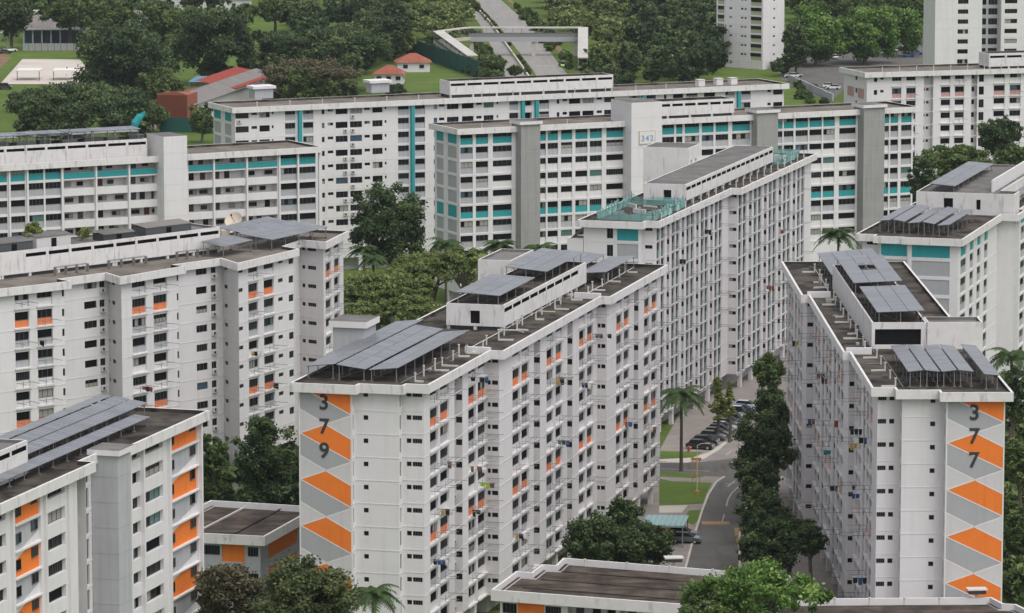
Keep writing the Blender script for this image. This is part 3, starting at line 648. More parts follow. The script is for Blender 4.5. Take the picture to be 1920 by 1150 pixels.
# numbered sign on the white core
sg = empty('block_number_sign', B4.loc(F4(ua + 1.0, -2.5), 0), None, None); sg.parent = B4.root; sg.location = (*B4.loc(F4(u_hit(F4, -2.5, 1198, 225), -2.55)), 29.6); sg.rotation_euler = (0, 0, F4.a)
b = MB(); b.box(0, 3.5, -0.08, 0.0, 0, 2.6, 'tan_frame'); b.box(0.14, 3.36, -0.1, -0.079, 0.14, 2.46, 'stripe_white'); b.build('sign_board', sg)
for i, ch in enumerate('342'): digit(sg, ch, (0.8 + 0.95 * i, -0.13, 0.7), 0, 1.5, 'blue_letter', 0.02)

# ---------------------------------------------------------------- corridor block at the left
FL = Frame(at(603, 275, 34), 29.5)
BL = Block('apartment_block', 'white corridor block with teal top parapets and tall white lift core', [FL(-72, 0.8), FL(-0.8, 0.8), FL(-0.8, 12.5), FL(-72, 12.5)], rows=7, deck='deck_pale',
           pcol=lambda k, i, e: 'teal' if k == 0 else 'grey')
cl = [(-16, 13, 'p'), (18, 47, 'p'), (53, 81, 'p'), (84, 113, 'p'), (119, 176, 'c'), (182, 238, 'c'), (244, 302, 'c'), (353, 398, 'c'), (403, 460, 'c'), (465, 520, 'c'), (525, 556, 'p'), (560, 596, 'p')]
BL.edge(0, cl, lines=False); BL.finish()
for x in (50, 115, 179, 241, 400, 462, 523, 558, 598, 16):
    u = u_hit(FL, 0.75, x, 290); box_at(BL, 'pilaster', FL, u - 0.16, u + 0.16, 0.42, 0.86, 2.7, 33.0, 'white')
ua, ub = u_hit(FL, -2.2, 307, 290), u_hit(FL, -2.2, 351, 290); core_box(BL, FL, ua, ub, -2.2, 5, 37.6, 'white', cap=False)
BL.house('machine_room', [FL(-72, 2.6), FL(ua - 1.0, 2.6), FL(ua - 1.0, 8.6), FL(-72, 8.6)], 33.6, 36.9, 'deck', slits={0: 4.0})

# ---------------------------------------------------------------- rear block with thin teal fins
FB = Frame(at(436, 202.5, 34), 25.0)
LB_ = u_hit(FB, 0.8, 1470, 155)
BB = Block('apartment_block', 'rear white block with slim teal fins and many window bands', [FB(0.8, 0.8), FB(LB_, 0.8), FB(LB_, 12.6), FB(0.8, 12.6)], rows=10, deck='deck_pale',
           pcol=lambda k, i, e: ('teal' if k == 0 else 'grey') if e == 3 else 'grey_light')
cb = [(441, 466, 'w'), (471, 481, 's'), (486, 506, 'w'), (509, 513, 's'), (534, 554, 'p'), (568, 587, 'p'), (603, 609, 'k'), (614, 625, 's'), (629, 652, 'w'), (656, 679, 'w'), (683, 694, 's'), (698, 717, 'w'), (721, 725, 's'), (746, 766, 'p'), (778, 797, 'p'), (813, 819, 'k'), (823, 833, 's'), (838, 860, 'w'), (866, 888, 'w'), (893, 903, 's'), (907, 926, 'w'), (931, 935, 's'), (955, 972, 'p'), (984, 998, 'd', 'open'), (1011, 1029, 'p'), (1044, 1049, 'k'), (1055, 1063, 's'), (1067, 1088, 'w'), (1092, 1114, 'w'), (1119, 1129, 's'), (1133, 1152, 'w'), (1180, 1199, 'p'), (1212, 1230, 'p'), (1245, 1250, 'k'), (1262, 1282, 'w'), (1287, 1308, 'w'), (1320, 1340, 'w'), (1360, 1378, 'p'), (1390, 1408, 'p'), (1439, 1446, 's'), (1450, 1468, 'w')]
BB.edge(0, cb); BB.edge(3, [(401, 414, 'g'), (421, 433, 'g')]); BB.finish()
for x in (561, 772, 979, 1005, 1205, 1384):
    u = u_hit(FB, 0.8, x, 185); box_at(BB, 'teal_fin', FB, u - 0.35, u + 0.35, 0.1, 0.85, 2.7, 33.0, 'teal')
for x in (630, 660, 672):
    pass
for (x, w) in ((643, .9), (657, .9), (850, .9), (1090, .9), (444, .9)):
    u = u_hit(FB, 0.8, x, 185)
    for k in range(0, 8, 1 if x > 500 else 3):
        if random.random() < 0.75: p = FB(u, 0.8); put('air_conditioner', aircon_mesh(), BB.root, (*BB.loc(p), BB.zf(k) + 0.15), FB.a)
BB.house('machine_room', [FB(49, 4.5), FB(86, 4.5), FB(86, 9.5), FB(49, 9.5)], 33.6, 37.0, 'deck', slits={0: 3.6}, gap=0.6)
for x, y in ((490, 168), (708, 157)):   # small roof tanks with flat caps
    p = at(x, y + 12, 34); m = MB(); m.box(-2.0, 2.0, -1.5, 1.5, 0, 2.0, 'grey_light', skip='b'); m.box(-2.5, 2.5, -1.9, 1.9, 2.0, 2.55, 'white'); m.build('tank_room', BB.root, BB.loc(p, 33.58), FB.a)
for i, (u_, v_) in enumerate(((u_hit(FB, 6, 1310, 160), 6), (u_hit(FB, 7, 1344, 160), 7), (u_hit(FB, 7, 1371, 160), 7))): m = MB(); m.box(0, 1.5, 0, 1.6, 0, 1.3, 'white', skip='b'); m.box(-.08, 1.58, -.08, 1.68, 1.3, 1.42, 'pale'); m.build('water_tank', BB.root, BB.loc(FB(u_, v_), 33.58), FB.a)
BB.vents([(FB(u, 2.0), 1.1, None) for u in range(6, 110, 7)])
B4.vents([(F4(u, 2.0), 0.9, None) for u in range(6, 30, 6)])

# ---------------------------------------------------------------- block at the upper right with pink panels
FR = Frame(at(1622, 136.7, 34), 17.5)
BR = Block('apartment_block', 'white block with dusty pink panels and small paired windows', [FR(0.8, 0.8), FR(56, 0.8), FR(56, 14), FR(0.8, 14)], rows=10, deck='deck_pale',
           pcol=lambda k, i, e: 'pink' if k == 1 else 'white')
BR.rackp = 0.25
BR.edge(0, [(1639, 1646, 'k'), (1651, 1658, 's'), (1673, 1690, 'b'), (1700, 1717, 'b'), (1733, 1751, 'n', [(0.3, 0.8, 's'), (1.0, 1.6, 's')]), (1765, 1782, 'b'), (1791, 1808, 'b'), (1822, 1833, 'n', [(0.2, 1.1, 'k', 'open')]), (1836, 1846, 't'), (1864, 1884, 'b'), (1894, 1914, 'b')])
BR.edge(3, [(1604, 1608, 'k', 'dark')]); BR.finish()
for s0, s1 in ((8.2, 11.8), (2.4, 5.8)):
    p = FR(0.8, s1); me, _ = panel_mesh(round((s1 - s0) * 5) / 5, 2.1, 'pink'); q = FR(0.72, s1); put('painted_panel', me, BR.root, (*BR.loc(q), BR.zf(1) + 0.2), FR.a - R(90))
BR.vents([(FR(u, 2.4), 1.2, None) for u in range(5, 40, 4)])
BR.house('machine_room', [FR(31, 4.5), FR(55, 4.5), FR(55, 10), FR(31, 10)], 33.6, 37.0, 'deck', slits={0: 4}, gap=0.5)

# ---------------------------------------------------------------- block at the right with solar tables on two roof levels
FG = Frame((67.7, 634.4), 73.3)
locG = [(2.6, 16.0), (2.6, 13.0), (0.9, 13.0), (0.9, 8.6), (-0.3 + 0.9, 8.6), (0.6, 0.9), (33.5, 0.9), (33.5, -1.7), (38.5, -1.7), (38.5, -0.7), (80, -0.7), (80, 15.0)]
BG = Block('apartment_block', 'white block with teal gable panels, solar tables and tall blank lift core', [FG(*p) for p in locG], deck='deck',
           pcol=lambda k, i, e: 'teal' if k == 0 else ('grey' if e < 6 else 'grey_light'))
BG.edge(0, [(0.7, 2.3, 's')], unit='m'); BG.edge(2, [(0.2, 4.2, 'g')], unit='m', lines=False); BG.edge(4, [(0.6, 6.4, 'g')], unit='m', lines=False)
BG.edge(5, [(2.0, 6.5, 'p'), (9.5, 12.5, 'p'), (15.5, 18.5, 'p'), (21.5, 24.5, 'p')], unit='m'); BG.edge(7, [], mat='pale')
BG.edge(9, [(1, 4, 'p'), (7, 11, 'p'), (14, 18, 'p'), (21, 25, 'p'), (28, 32, 'p')], unit='m'); BG.finish()
BG.house('machine_room', [FG(33.6, 14), FG(33.6, -1.65), FG(38.4, -1.65), FG(38.4, 1.2), FG(76, 1.2), FG(76, 14)], 33.5, 37.0, 'deck_grey', holes={0: [(4.4, 5.9, 0.5, 2.6), (9.6, 10.3, 0.9, 2.5)]})
wl = MB(); TT = lambda u, v, z: (*BG.loc(FG(u, v)), z); wl.box(38.6, 75, 2.6, 2.9, 36.6, 38.6, 'white', TT); wl.build('parapet_wall', BG.root)
for i in range(5):
    solar('small solar table on the teal gabled block, %s' % ['first from its right roof edge', 'second from its right roof edge', 'third from its right roof edge', 'fourth from its right roof edge', 'fifth from its right roof edge'][i], FG, 4.5 + 0.8 * i, 3.0 + 2.45 * i, 19, 1, 35.5 if i % 2 else 35.6, 35.8 if i % 2 else 35.4, base=33.6, mv=1.95, group='solar tables on the teal gabled block')
solar('long grey solar array on the upper roof of the teal gabled block', FG, 36, 8.2, 32, 2, 37.8, 38.1, base=36.6, mv=2.1)
solar('grey solar array behind the white roof wall of the teal gabled block', FG, 41, -0.4, 24, 1, 35.4, 35.6, base=33.6)

# ---------------------------------------------------------------- block at the lower left
FW = Frame((-41.5, 456.8), 73.3)
locW = [(-60, 0.85), (-10.6, 0.85), (-10.6, 2.6), (-1.2, 2.6), (-1.2, 0.9), (23.6, 0.9), (23.6, 14), (-60, 14)]
BW = Block('apartment_block', 'white block with orange bays, open corridors and grey stair tower at lower left', [FW(*p) for p in locW], rows=10, deck='deck',
           pcol=lambda k, i, e: 'white')
BW.lines = False; BW.fine = True
BW.edge(0, [(-90, -40, 'D'), (-32, 10, 'D'), (28, 76, 'B'), (87, 122, 'D'), (145, 166, 'n', [(0.5, 3.6, 'T', 'mixed')])], lines=False); BW.edge(2, [(149, 165, 'T', 'mixed')], lines=True)
BW.edge(4, [(247, 262, 'D'), (267, 305, 'D'), (317, 371, 'B')]); BW.finish()
for e, x0, x1, par in ((4, 317, 371, 0), (0, 28, 76, 0)):   # two-storey painted bays: orange and grey, cut by a white diagonal
    a, b_ = BW.pts[e], BW.pts[e + 1]; s0, s1 = BW.s_of(e, x0), BW.s_of(e, x1); w = s1 - s0; ang = math.atan2(b_[1] - a[1], b_[0] - a[0]); dx, dy = math.cos(ang), math.sin(ang)
    for k in range(10):
        zf = BW.zf(k); X = lambda s_, z, y=0.25: (a[0] - BW.O[0] + dx * (s0 + s_) - dy * y, a[1] - BW.O[1] + dy * (s0 + s_) + dx * y, z)
        m = MB(); mat = 'orange' if k % 2 == 0 else 'grey_light'; m.quad(X(0, zf), X(w, zf), X(w, zf + 2.8), X(0, zf + 2.8), mat); m.build('bay_panel', BW.root)
        m = MB(); m.poly([X(0, zf + 1.75, .235), X(w * .62, zf + 2.8, .235), X(0, zf + 2.8, .235)] if k % 2 == 0 else [X(w * .3, zf + .0, .235), X(w, zf, .235), X(w, zf + 1.2, .235)], 'white'); m.build('painted_triangle', BW.root)
        m = MB(); m.box(s0 - 0.1, s1 + 0.1, -0.12, 0.27, zf - 0.1, zf + 0.08, 'stripe_white', lambda s_, y, z: (a[0] - BW.O[0] + dx * s_ - dy * y, a[1] - BW.O[1] + dy * s_ + dx * y, z)); m.build('ledge', BW.root)
        for q, hh in ((0.25, 0.75), (w - 2.1, 1.35)):
            me, ww = window_mesh(1.6, 1.1, 0.12, random.choice(['dark', 'open', 'bars', 'blue'])); put('window', me, BW.root, X(q, zf + hh, 0.11), ang)
for e, xs in ((4, (264, 314, 373)), (0, (20, 82, 126))):
    for x in xs:
        s_ = BW.s_of(e, x); a, b_ = BW.pts[e], BW.pts[e + 1]; L = math.hypot(b_[0] - a[0], b_[1] - a[1]); u0 = locW[e][0] + s_
        box_at(BW, 'pilaster', FW, u0 - 0.2, u0 + 0.2, 0.5, 0.95, 2.7, 33.0, 'white')
core_box(BW, FW, -4.9, -1.15, -0.5, 2.55, 34.4, 'grey_light', name='stair_tower')
BW.house('machine_room', [FW(-60, 5), FW(-16.5, 5), FW(-16.5, 10.5), FW(-60, 10.5)], 33.6, 37.2, 'deck_grey', slits={0: 4.2})
for i, (v, zl, zh) in enumerate(((3.4, 34.7, 34.9), (5.9, 35.3, 35.6), (8.0, 35.6, 35.9), (10.4, 35.9, 35.7))):
    nm = ['row beside the parapet', 'second row', 'third row', 'back row']
    solar('long solar row on the lower left block roof, %s' % ['nearest the street parapet', 'second from the parapet', 'third from the parapet', 'along the back edge'][i], FW, -14.5 if i else -40, v, 33 if i else 52, 1, zl, zh, base=33.6, mv=1.95, group='solar rows on the lower left block')

# ---------------------------------------------------------------- far towers
def tower(label, p0, deg, w, dep, z, cols, rows, ecols, mat='white'):
    F = Frame(p0, deg); B = Block('apartment_tower', label, [F(0, 0), F(w, 0), F(w, dep), F(0, dep)], z=z, rows=rows, mat=mat, void=False, deck='deck_grey', cat='apartment tower', pcol=lambda k, i, e: 'wall_olive')
    B.edge(0, cols, unit='m'); B.edge(3, ecols, unit='m'); B.finish(); return B, F
p = at(1430, 131, 0)
B1, F1 = tower('tall white tower with olive balconies beside the dark wood', p, 50, 11, 18, 45, [(5.2, 6.2, 's')], 15, [(0.4, 3.0, 'p'), (5.0, 6.0, 's'), (9.4, 10.3, 's'), (10.8, 11.6, 's'), (13.2, 17.4, 'p')])
p = at(1731, 198, 0); p = (p[0], p[1])
F2 = Frame((118.7, 1196), 8)
B2 = Block('apartment_tower', 'tall white tower with dark recessed stair slot behind the pink panelled block', [F2(0, 0), F2(13.5, 0), F2(13.5, 2.5), F2(19, 2.5), F2(19, 0), F2(30, 0), F2(30, -1), F2(40, -1), F2(40, 14), F2(0, 14)], z=45, rows=14, void=False, deck='deck_grey', cat='apartment tower', pcol=lambda k, i, e: 'wall_olive')
B2.edge(0, [(6.5, 9.5, 'w')], unit='m'); B2.edge(2, [(0.4, 1.8, 't', 'open'), (2.4, 5.0, 't', 'dark')], unit='m', mat='grey'); B2.edge(4, [(1.0, 4.5, 'w')], unit='m'); B2.edge(6, [(1, 5, 'p'), (6, 9, 'p')], unit='m'); B2.finish()

# ---------------------------------------------------------------- low buildings in front
H1 = Block('low_building', 'low flat roofed building with orange walls beside block 379', inset([(-46, 530.8), (-31.1, 527.2), (-25.3, 547.0), (-39.6, 551.6)], 0.9), z=10.0, rows=2, deck='deck_tile', void=False, cat='low building', over=0.9, fascia=1.25, lines=False, fh=3.4, pcol=lambda k, i, e: 'orange')
H1.edge(0, [(378, 413, 'w', 'bars'), (416, 460, 'g'), (464, 485, 'w', 'bars')], mat='grey_light'); H1.edge(1, [(3, 14, 'g')], unit='m', mat='grey_light'); H1.pin = (0.7, 'white'); H1.finish()
for v in (0.33, 0.66):   # raised joint running over the roof
    a, b_ = (-46 + 14.9 * v, 530.8 - 3.6 * v), (-39.6 + 14.3 * v, 551.6 - 4.6 * v)
    m = MB(); m.tube([(*H1.loc(a), 9.42), (*H1.loc(b_), 9.42)], 0.14, 'pale' if v < .5 else 'deck', 4); m.build('roof_joint', H1.root)
H2 = Block('low_building', 'low building with broad brown tiled roof between block 379 and the road', inset([(-2.5, 494.9), (28, 483.8), (33.5, 503.0), (6.3, 513.8), (5.3, 509.3), (3.6, 509.9), (2.3, 505.1), (0.5, 505.8)], 0.9), z=10.0, rows=2, deck='deck_tile', void=False, cat='low building', over=0.9, fascia=1.3, lines=False, fh=3.4, pcol=lambda k, i, e: 'orange')
H2.edge(0, [(942, 968, 'w', 'bars'), (970, 1020, 'g'), (1022, 1052, 'w', 'bars'), (1064, 1156, 'c'), (1162, 1250, 'c')]); H2.pin = (0.7, 'white'); H2.finish()
for i in range(1, 4):
    t = i / 4; a = (-2.5 + 9 * t, 494.9 + 18.9 * t); b_ = (28 + 5.5 * t, 483.8 + 19.2 * t); m = MB(); m.tube([(*H2.loc((a[0] + 1.5, a[1] - .6)), 9.38), (*H2.loc((b_[0] - 1.5, b_[1] + .6)), 9.38)], 0.1, 'deck', 4); m.build('roof_joint', H2.root)
H2.vents([((8.9 + 5.1 * i, 511.2 - 2.0 * i), 0.7, None) for i in range(5)])
H3 = Block('low_building', 'brown roofed building with white parapet in front of block 377', inset([(30, 460), (62, 460), (60, 470), (57.6, 477.6), (56.2, 478.0), (55.2, 481.4), (35, 480.7), (30, 480.5)], 0.9), z=12.0, rows=2, deck='deck_tile', void=False, cat='low building', over=0.9, fascia=1.1, lines=False, fh=3.4)
H3.pin = (0.7, 'white'); H3.finish()
for n_, x, y, zz in (('roof_vent_box', 1831, 1108, 12.0), ('roof_vent_box', 1263, 1048, 10.0)):
    p = at(x, y + 12, zz); B_ = H3 if x > 1500 else H2; m = MB(); m.box(-0.12, 0.12, -0.12, 0.12, 0, 1.0, 'pipe'); m.box(-1.0, 1.0, -0.6, 0.6, 0.9, 1.35, 'frame_dark'); m.box(-1.15, 1.15, -0.75, 0.75, 1.35, 1.5, 'pipe'); m.build(n_, B_.root, B_.loc(p, zz - 0.45), 0.1)
H3.vents([((37 + 4 * i, 479.4), 0.7, None) for i in range(4)])

# ================================================================ ground: roads, paths, plots
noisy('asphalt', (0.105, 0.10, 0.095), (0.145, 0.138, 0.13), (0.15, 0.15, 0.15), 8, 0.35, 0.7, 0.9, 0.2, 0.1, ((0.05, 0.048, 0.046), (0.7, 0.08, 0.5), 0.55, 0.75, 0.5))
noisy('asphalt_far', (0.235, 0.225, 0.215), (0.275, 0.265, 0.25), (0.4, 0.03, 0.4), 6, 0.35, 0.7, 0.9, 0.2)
noisy('paver', (0.22, 0.195, 0.18), (0.28, 0.25, 0.235), (0.3, 0.3, 0.3), 6, 0.35, 0.7, 0.9, 0.2)
noisy('concrete', (0.44, 0.41, 0.36), (0.52, 0.49, 0.44), (0.3, 0.3, 0.3), 6, 0.35, 0.7, 0.9, 0.2)
noisy('court', (0.46, 0.41, 0.37), (0.56, 0.51, 0.46), (0.05, 0.2, 0.05), 6, 0.35, 0.7, 0.9, 0.2)
noisy('lawn', (0.075, 0.125, 0.024), (0.115, 0.165, 0.04), (0.12, 0.12, 0.12), 7, 0.35, 0.7, 0.95, 0.1, 0.0, ((0.13, 0.13, 0.05), (0.05, 0.05, 0.05), 0.55, 0.7, 0.5))
noisy('soil', (0.17, 0.10, 0.06), (0.22, 0.14, 0.08), (0.2, 0.2, 0.2), 6)
principled('line_white', (0.34, 0.33, 0.315), 0.8, 0.2); noisy('line_orange', (0.36, 0.22, 0.11), (0.24, 0.17, 0.11), (0.8, 0.8, 0.8), 5)
def sheet(name, pts, z, mat, kind='structure', label=None):
    m = MB(); m.poly([(*p, z) for p in pts], mat); return tag(m.build(name), label, None, None, kind)
def px(L, z=0): return [at(x, y, z) for x, y in L]
def ribbon(name, L, Rr, z, mat): return sheet(name, L + Rr[::-1], z, mat)
sheet('pavement', [(5, 470), (62, 470), (64, 700), (75, 780), (40, 780), (22, 640)], 0.010, 'paver')
roadL = [(19.0, 500), (20.5, 530), (23.4, 557.8), (25.2, 577), (27.1, 595.2), (28.6, 608), (30.2, 617.9), (31.6, 622.3)]
roadR = [(26.8, 500), (28.2, 530), (30.2, 557.8), (31.2, 577), (32.9, 595.2), (34.8, 608), (37.0, 617.9), (40.0, 622.3)]
ribbon('road', roadL, roadR, 0.022, 'asphalt')
sheet('cross_road', [(12, 627.5), (31.6, 622.2), (40, 622.2), (60, 616), (62, 624), (46.5, 632), (58, 672), (75, 728), (69, 732), (51, 676), (37.5, 640.5), (28.5, 634.5), (12, 637.5)], 0.026, 'asphalt')
def kerb(pts, w=0.25, h=0.13, mat='concrete', name='kerb'):
    m = MB()
    for a, b_ in zip(pts, pts[1:]):
        L = math.hypot(b_[0] - a[0], b_[1] - a[1]); dx, dy = (b_[0] - a[0]) / L, (b_[1] - a[1]) / L
        m.box(0, L, 0, w, 0, h, mat, lambda s_, y, z: (a[0] + dx * s_ - dy * y, a[1] + dy * s_ + dx * y, z), skip='b')
    return tag(m.build(name), kind='structure')
kerb(roadL, 0.3); kerb(roadR[::-1], 0.3)
sheet('grass_plot', px([(1236, 898), (1262, 903), (1335, 906), (1325, 925), (1318, 945), (1236, 948)]), 0.030, 'lawn')
sheet('grass_plot', px([(1292, 958), (1314, 956), (1310, 975), (1300, 985), (1280, 975)]), 0.030, 'lawn')
sheet('grass_plot', px([(1236, 846), (1318, 848), (1300, 858), (1236, 861)]), 0.030, 'lawn')
sheet('grass_plot', px([(1236, 886), (1262, 886), (1325, 893), (1300, 897), (1236, 893)]), 0.030, 'lawn')
sheet('footpath', px([(1236, 862), (1298, 859), (1330, 848), (1358, 829), (1372, 823), (1350, 843), (1320, 861), (1290, 868), (1236, 868)]), 0.034, 'concrete')
sheet('footpath', px([(1236, 949), (1290, 948), (1278, 962), (1236, 962)]), 0.034, 'concrete')
def mark(name, a, b_, w, mat='line_white', z=0.034):
    L = math.hypot(b_[0] - a[0], b_[1] - a[1]); nx, ny = -(b_[1] - a[1]) / L * w / 2, (b_[0] - a[0]) / L * w / 2
    return sheet(name, [(a[0] - nx, a[1] - ny), (b_[0] - nx, b_[1] - ny), (b_[0] + nx, b_[1] + ny), (a[0] + nx, a[1] + ny)], z, mat)
pl = px([(1353, 982), (1358, 965), (1362, 950), (1365, 937), (1372, 925), (1385, 913), (1398, 905)])
for i, (a, b_) in enumerate(zip(pl, pl[1:])):
    if i not in (1,): mark('lane_line', a, b_, 0.22)
mark('road_band', at(1316, 981, 0), at(1368, 981, 0), 2.3, 'line_orange', 0.036)
mark('road_band', at(1381, 990, 0), at(1388, 1030, 0), 0.7, 'line_orange', 0.036)
for q in (((1359, 908), (1382, 906)), ((1364, 913), (1378, 902)), ((1238, 879), (1330, 884)), ((1361, 854), (1371, 846)), ((1372, 866), (1374, 868))): mark('road_marking', at(*q[0], 0), at(*q[1], 0), 0.3)
# expressway
eL, eM1, eM2, eR = [(863, 0), (899, 45), (943, 130), (955, 165)], [(879, 0), (921, 45), (982, 130), (1005, 165)], [(887, 0), (932, 45), (998, 130), (1020, 165)], [(939, 0), (990, 45), (1056, 130), (1083, 165)]
ext = lambda L: px([(L[0][0] - (L[1][0] - L[0][0]) * 1.3, L[0][1] - 58)] + L)
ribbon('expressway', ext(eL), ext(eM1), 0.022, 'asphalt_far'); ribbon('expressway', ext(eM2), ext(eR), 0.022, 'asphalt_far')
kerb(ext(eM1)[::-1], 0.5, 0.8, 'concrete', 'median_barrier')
for f in (0.25, 0.5, 0.75):
    for i in range(14):
        y0 = 8 + i * 10.5; xx = lambda y: (lambda t: t)(0)
        def lane(y):
            def it(L):
                for (xa, ya), (xb, yb) in zip(L, L[1:]):
                    if ya <= y <= yb: return xa + (xb - xa) * (y - ya) / (yb - ya)
                return L[-1][0]
            return it(eM2) + (it(eR) - it(eM2)) * f
        if i % 2 == 0 or y0 > 100: mark('lane_line', at(lane(y0), y0, 0), at(lane(y0 + 3), y0 + 3, 0), 0.25)
mark('lane_line', at(1001, 123, 0), at(1052, 123, 0), 0.9)
sheet('verge', px([(951, 0), (958, 0), (1030, 60), (1068, 112), (1062, 114), (1000, 45)]), 0.018, 'soil')
sheet('lawn', px([(0, 80), (140, 96), (150, 112), (40, 112), (0, 140)]), 0.02, 'lawn')
sheet('lawn', px([(760, 122), (800, 108), (895, 150), (900, 172), (760, 172)]), 0.02, 'lawn')
sheet('lawn', px([(465, 40), (500, 20), (560, 55), (470, 110), (420, 140), (440, 90)]), 0.02, 'lawn')
sheet('lawn', px([(1470, 165), (1530, 180), (1500, 200), (1470, 200)]), 0.02, 'lawn')
sheet('lawn', px([(1290, 118), (1330, 112), (1480, 140), (1340, 148)]), 0.02, 'lawn')
sheet('lawn', px([(1290, 150), (1480, 140), (1560, 160), (1470, 175), (1180, 160)]), 0.016, 'lawn')
sheet('car_park', px([(1460, 145), (1500, 100), (1750, 70), (1760, 120), (1600, 150), (1560, 190), (1500, 172)]), 0.022, 'asphalt')
sheet('sports_court', px([(0, 158), (42, 111), (150, 112), (180, 150), (165, 158)]), 0.022, 'court')
sheet('bare_earth', px([(0, 95), (22, 108), (0, 128)]), 0.024, 'soil')

# ================================================================ cars
def cpaint(name, c): m, b_ = principled(name, c, 0.3, 0.5); b_.inputs['Coat Weight'].default_value = 0.6; b_.inputs['Coat Roughness'].default_value = 0.1
for n_, c in dict(car_white=(.7, .7, .7), car_black=(.015, .015, .017), car_grey=(.10, .105, .11), car_silver=(.38, .385, .39), car_red=(.30, .03, .025), car_blue=(.04, .10, .28), car_lime=(.35, .55, .12)).items(): cpaint(n_, c)
principled('tyre', (0.02, 0.02, 0.02), 0.9, 0.1); principled('lamp', (0.6, 0.58, 0.55), 0.2, 0.5)
CARM = {}
def car_meshes(col, van=False):
    if (col, van) in CARM: return CARM[(col, van)]
    b = MB(); h = 1.9 if van else 1.46
    prof = [(-2.1, .32), (-2.15, .72), (-2.0, .93), (-.9, .98), (1.0, .96), (1.85, .80), (2.12, .62), (2.12, .32)]
    w = lambda z: 0.86 - 0.05 * (z > .9) - 0.03 * (z < .5)
    for (x0, z0), (x1, z1) in zip(prof, prof[1:] + prof[:1]): b.quad((x0, -w(z0), z0), (x1, -w(z1), z1), (x1, w(z1), z1), (x0, w(z0), z0), col)
    for s_ in (-1, 1): b.poly([(x, s_ * w(z), z) for x, z in prof], col)
    rear = -2.0 if van else -1.75
    gl = [(rear, .95), (rear + .35, h), (.3 if not van else .6, h), (1.2 if not van else 1.5, .95)]
    b.poly([(gl[1][0], -.64, h), (gl[2][0], -.64, h), (gl[2][0], .64, h), (gl[1][0], .64, h)], col); body = b.mesh('body')
    g2 = MB()
    for s_ in (-1, 1): g2.quad(*[(x, s_ * (.80 if z < 1 else .64), z) for x, z in gl], 'glass')
    for i, j in ((0, 1), (2, 3)): (xa, za), (xb, zb) = gl[i], gl[j]; wa, wb = (.80 if za < 1 else .64), (.80 if zb < 1 else .64); g2.quad((xa, -wa, za), (xb, -wb, zb), (xb, wb, zb), (xa, wa, za), 'glass')
    wh = MB(); wh.tube([(0, -.1, 0), (0, .1, 0)], 0.32, 'tyre', 10); rm = MB(); rm.tube([(0, -.11, 0), (0, .11, 0)], 0.19, 'car_silver', 8)
    lp = MB(); lp.box(0, .06, -.16, .16, 0, .13, 'lamp')
    CARM[(col, van)] = (body, g2.mesh('windows'), wh.mesh('wheel'), lp.mesh('headlight'), rm.mesh('rim')); return CARM[(col, van)]
def car(label, p, deg, col='car_white', van=False, cat='car', group='parked cars', detail=True, z=0.03):
    r = empty('parked_car', (p[0], p[1], z), label, cat, group, R(deg)); bo, gl, wh, lp, rm = car_meshes(col, van)
    put('body', bo, r); put('windows', gl, r)
    for x in (-1.3, 1.35):
        for y in (-.78, .78): q_ = put('wheel', wh, r, (x, y, 0.32)); put('rim', rm, q_) if detail else None
    if detail:
        for y in (-.6, .6): put('headlight', lp, r, (2.08, y, .58))
    return r
near = [('dark blue car beside the hydrant by the netted block', 1313, 842, 'car_black', False), ('grey hatchback between the black cars by the netted block', 1343, 819, 'car_grey', False), ('silver car half hidden in the row by the netted block', 1356, 808, 'car_silver', False), ('black car between the dark car and the grey van', 1368, 798, 'car_black', False), ('white car parked beyond the blue car by the netted block', 1400, 768, 'car_white', False),
        ('black saloon car closest to the kerb in the row by the netted block', 1322, 834, 'car_black', False), ('dark grey car second in the row by the netted block', 1335, 825, 'car_grey', False), ('black car with bright windscreen third in the row by the netted block', 1350, 813, 'car_black', False),
        ('dark car fourth in the row by the netted block', 1362, 802, 'car_grey', False), ('silver grey van fifth in the row by the netted block', 1372, 793, 'car_grey', True), ('white van near the end of the car row by the netted block', 1383, 783, 'car_white', True), ('blue car at the far end of the car row by the netted block', 1392, 775, 'car_blue', False)]
for lb, x, y, c, v in near: car(lb, at(x, y, 0), -17, c, v, group='cars parked by the netted block')
for lb, x, y, c in (('red car under the blue green shelter roof', 1268, 1000, 'car_red'), ('dark car beside the red car near the shelter', 1279, 1008, 'car_black'), ('grey car nearest the leafy bush by the shelter', 1286, 1018, 'car_grey')): car(lb, at(x, y, 0), -12, c, group='cars beside the shelter')
far = [(1465, 127, 'car_grey'), (1480, 122, 'car_silver'), (1545, 103, 'car_black'), (1567, 105, 'car_grey'), (1576, 91, 'car_white'), (1632, 103, 'car_black'), (1657, 101, 'car_white'), (1640, 95, 'car_white'), (1702, 107, 'car_blue'), (1718, 103, 'car_blue'), (1560, 92, 'car_black'), (1658, 88, 'car_grey'), (1484, 146, 'car_white'), (1492, 145, 'car_silver'), (1556, 165, 'car_white'), (1562, 168, 'car_white')]
fl = ['grey car left of the lawn edge below the far tower', 'silver car beside the grey one below the far tower', 'black car under the trees, far car park', 'dark grey car on the open asphalt under the trees', 'white car tucked beneath the bright tree', 'black car in the middle of the far car park', 'white saloon in the middle of the far car park', 'white car behind the white saloon, far car park', 'blue car near the tall stair slot tower', 'second blue car closest to the stair slot tower', 'black car at the back of the far car park', 'grey car below the pale wall of the far car park', 'white car on the bend beside the roof end', 'silver car following the white one on the bend', 'white car by the end wall of the pink panelled block', 'white car in front of its twin by the pink panelled block']
for (x, y, c), lb in zip(far, fl): car(lb, at(x, y, 0), random.choice([-10, 5, 170, 20]), c, group='cars in the far car park', detail=False)
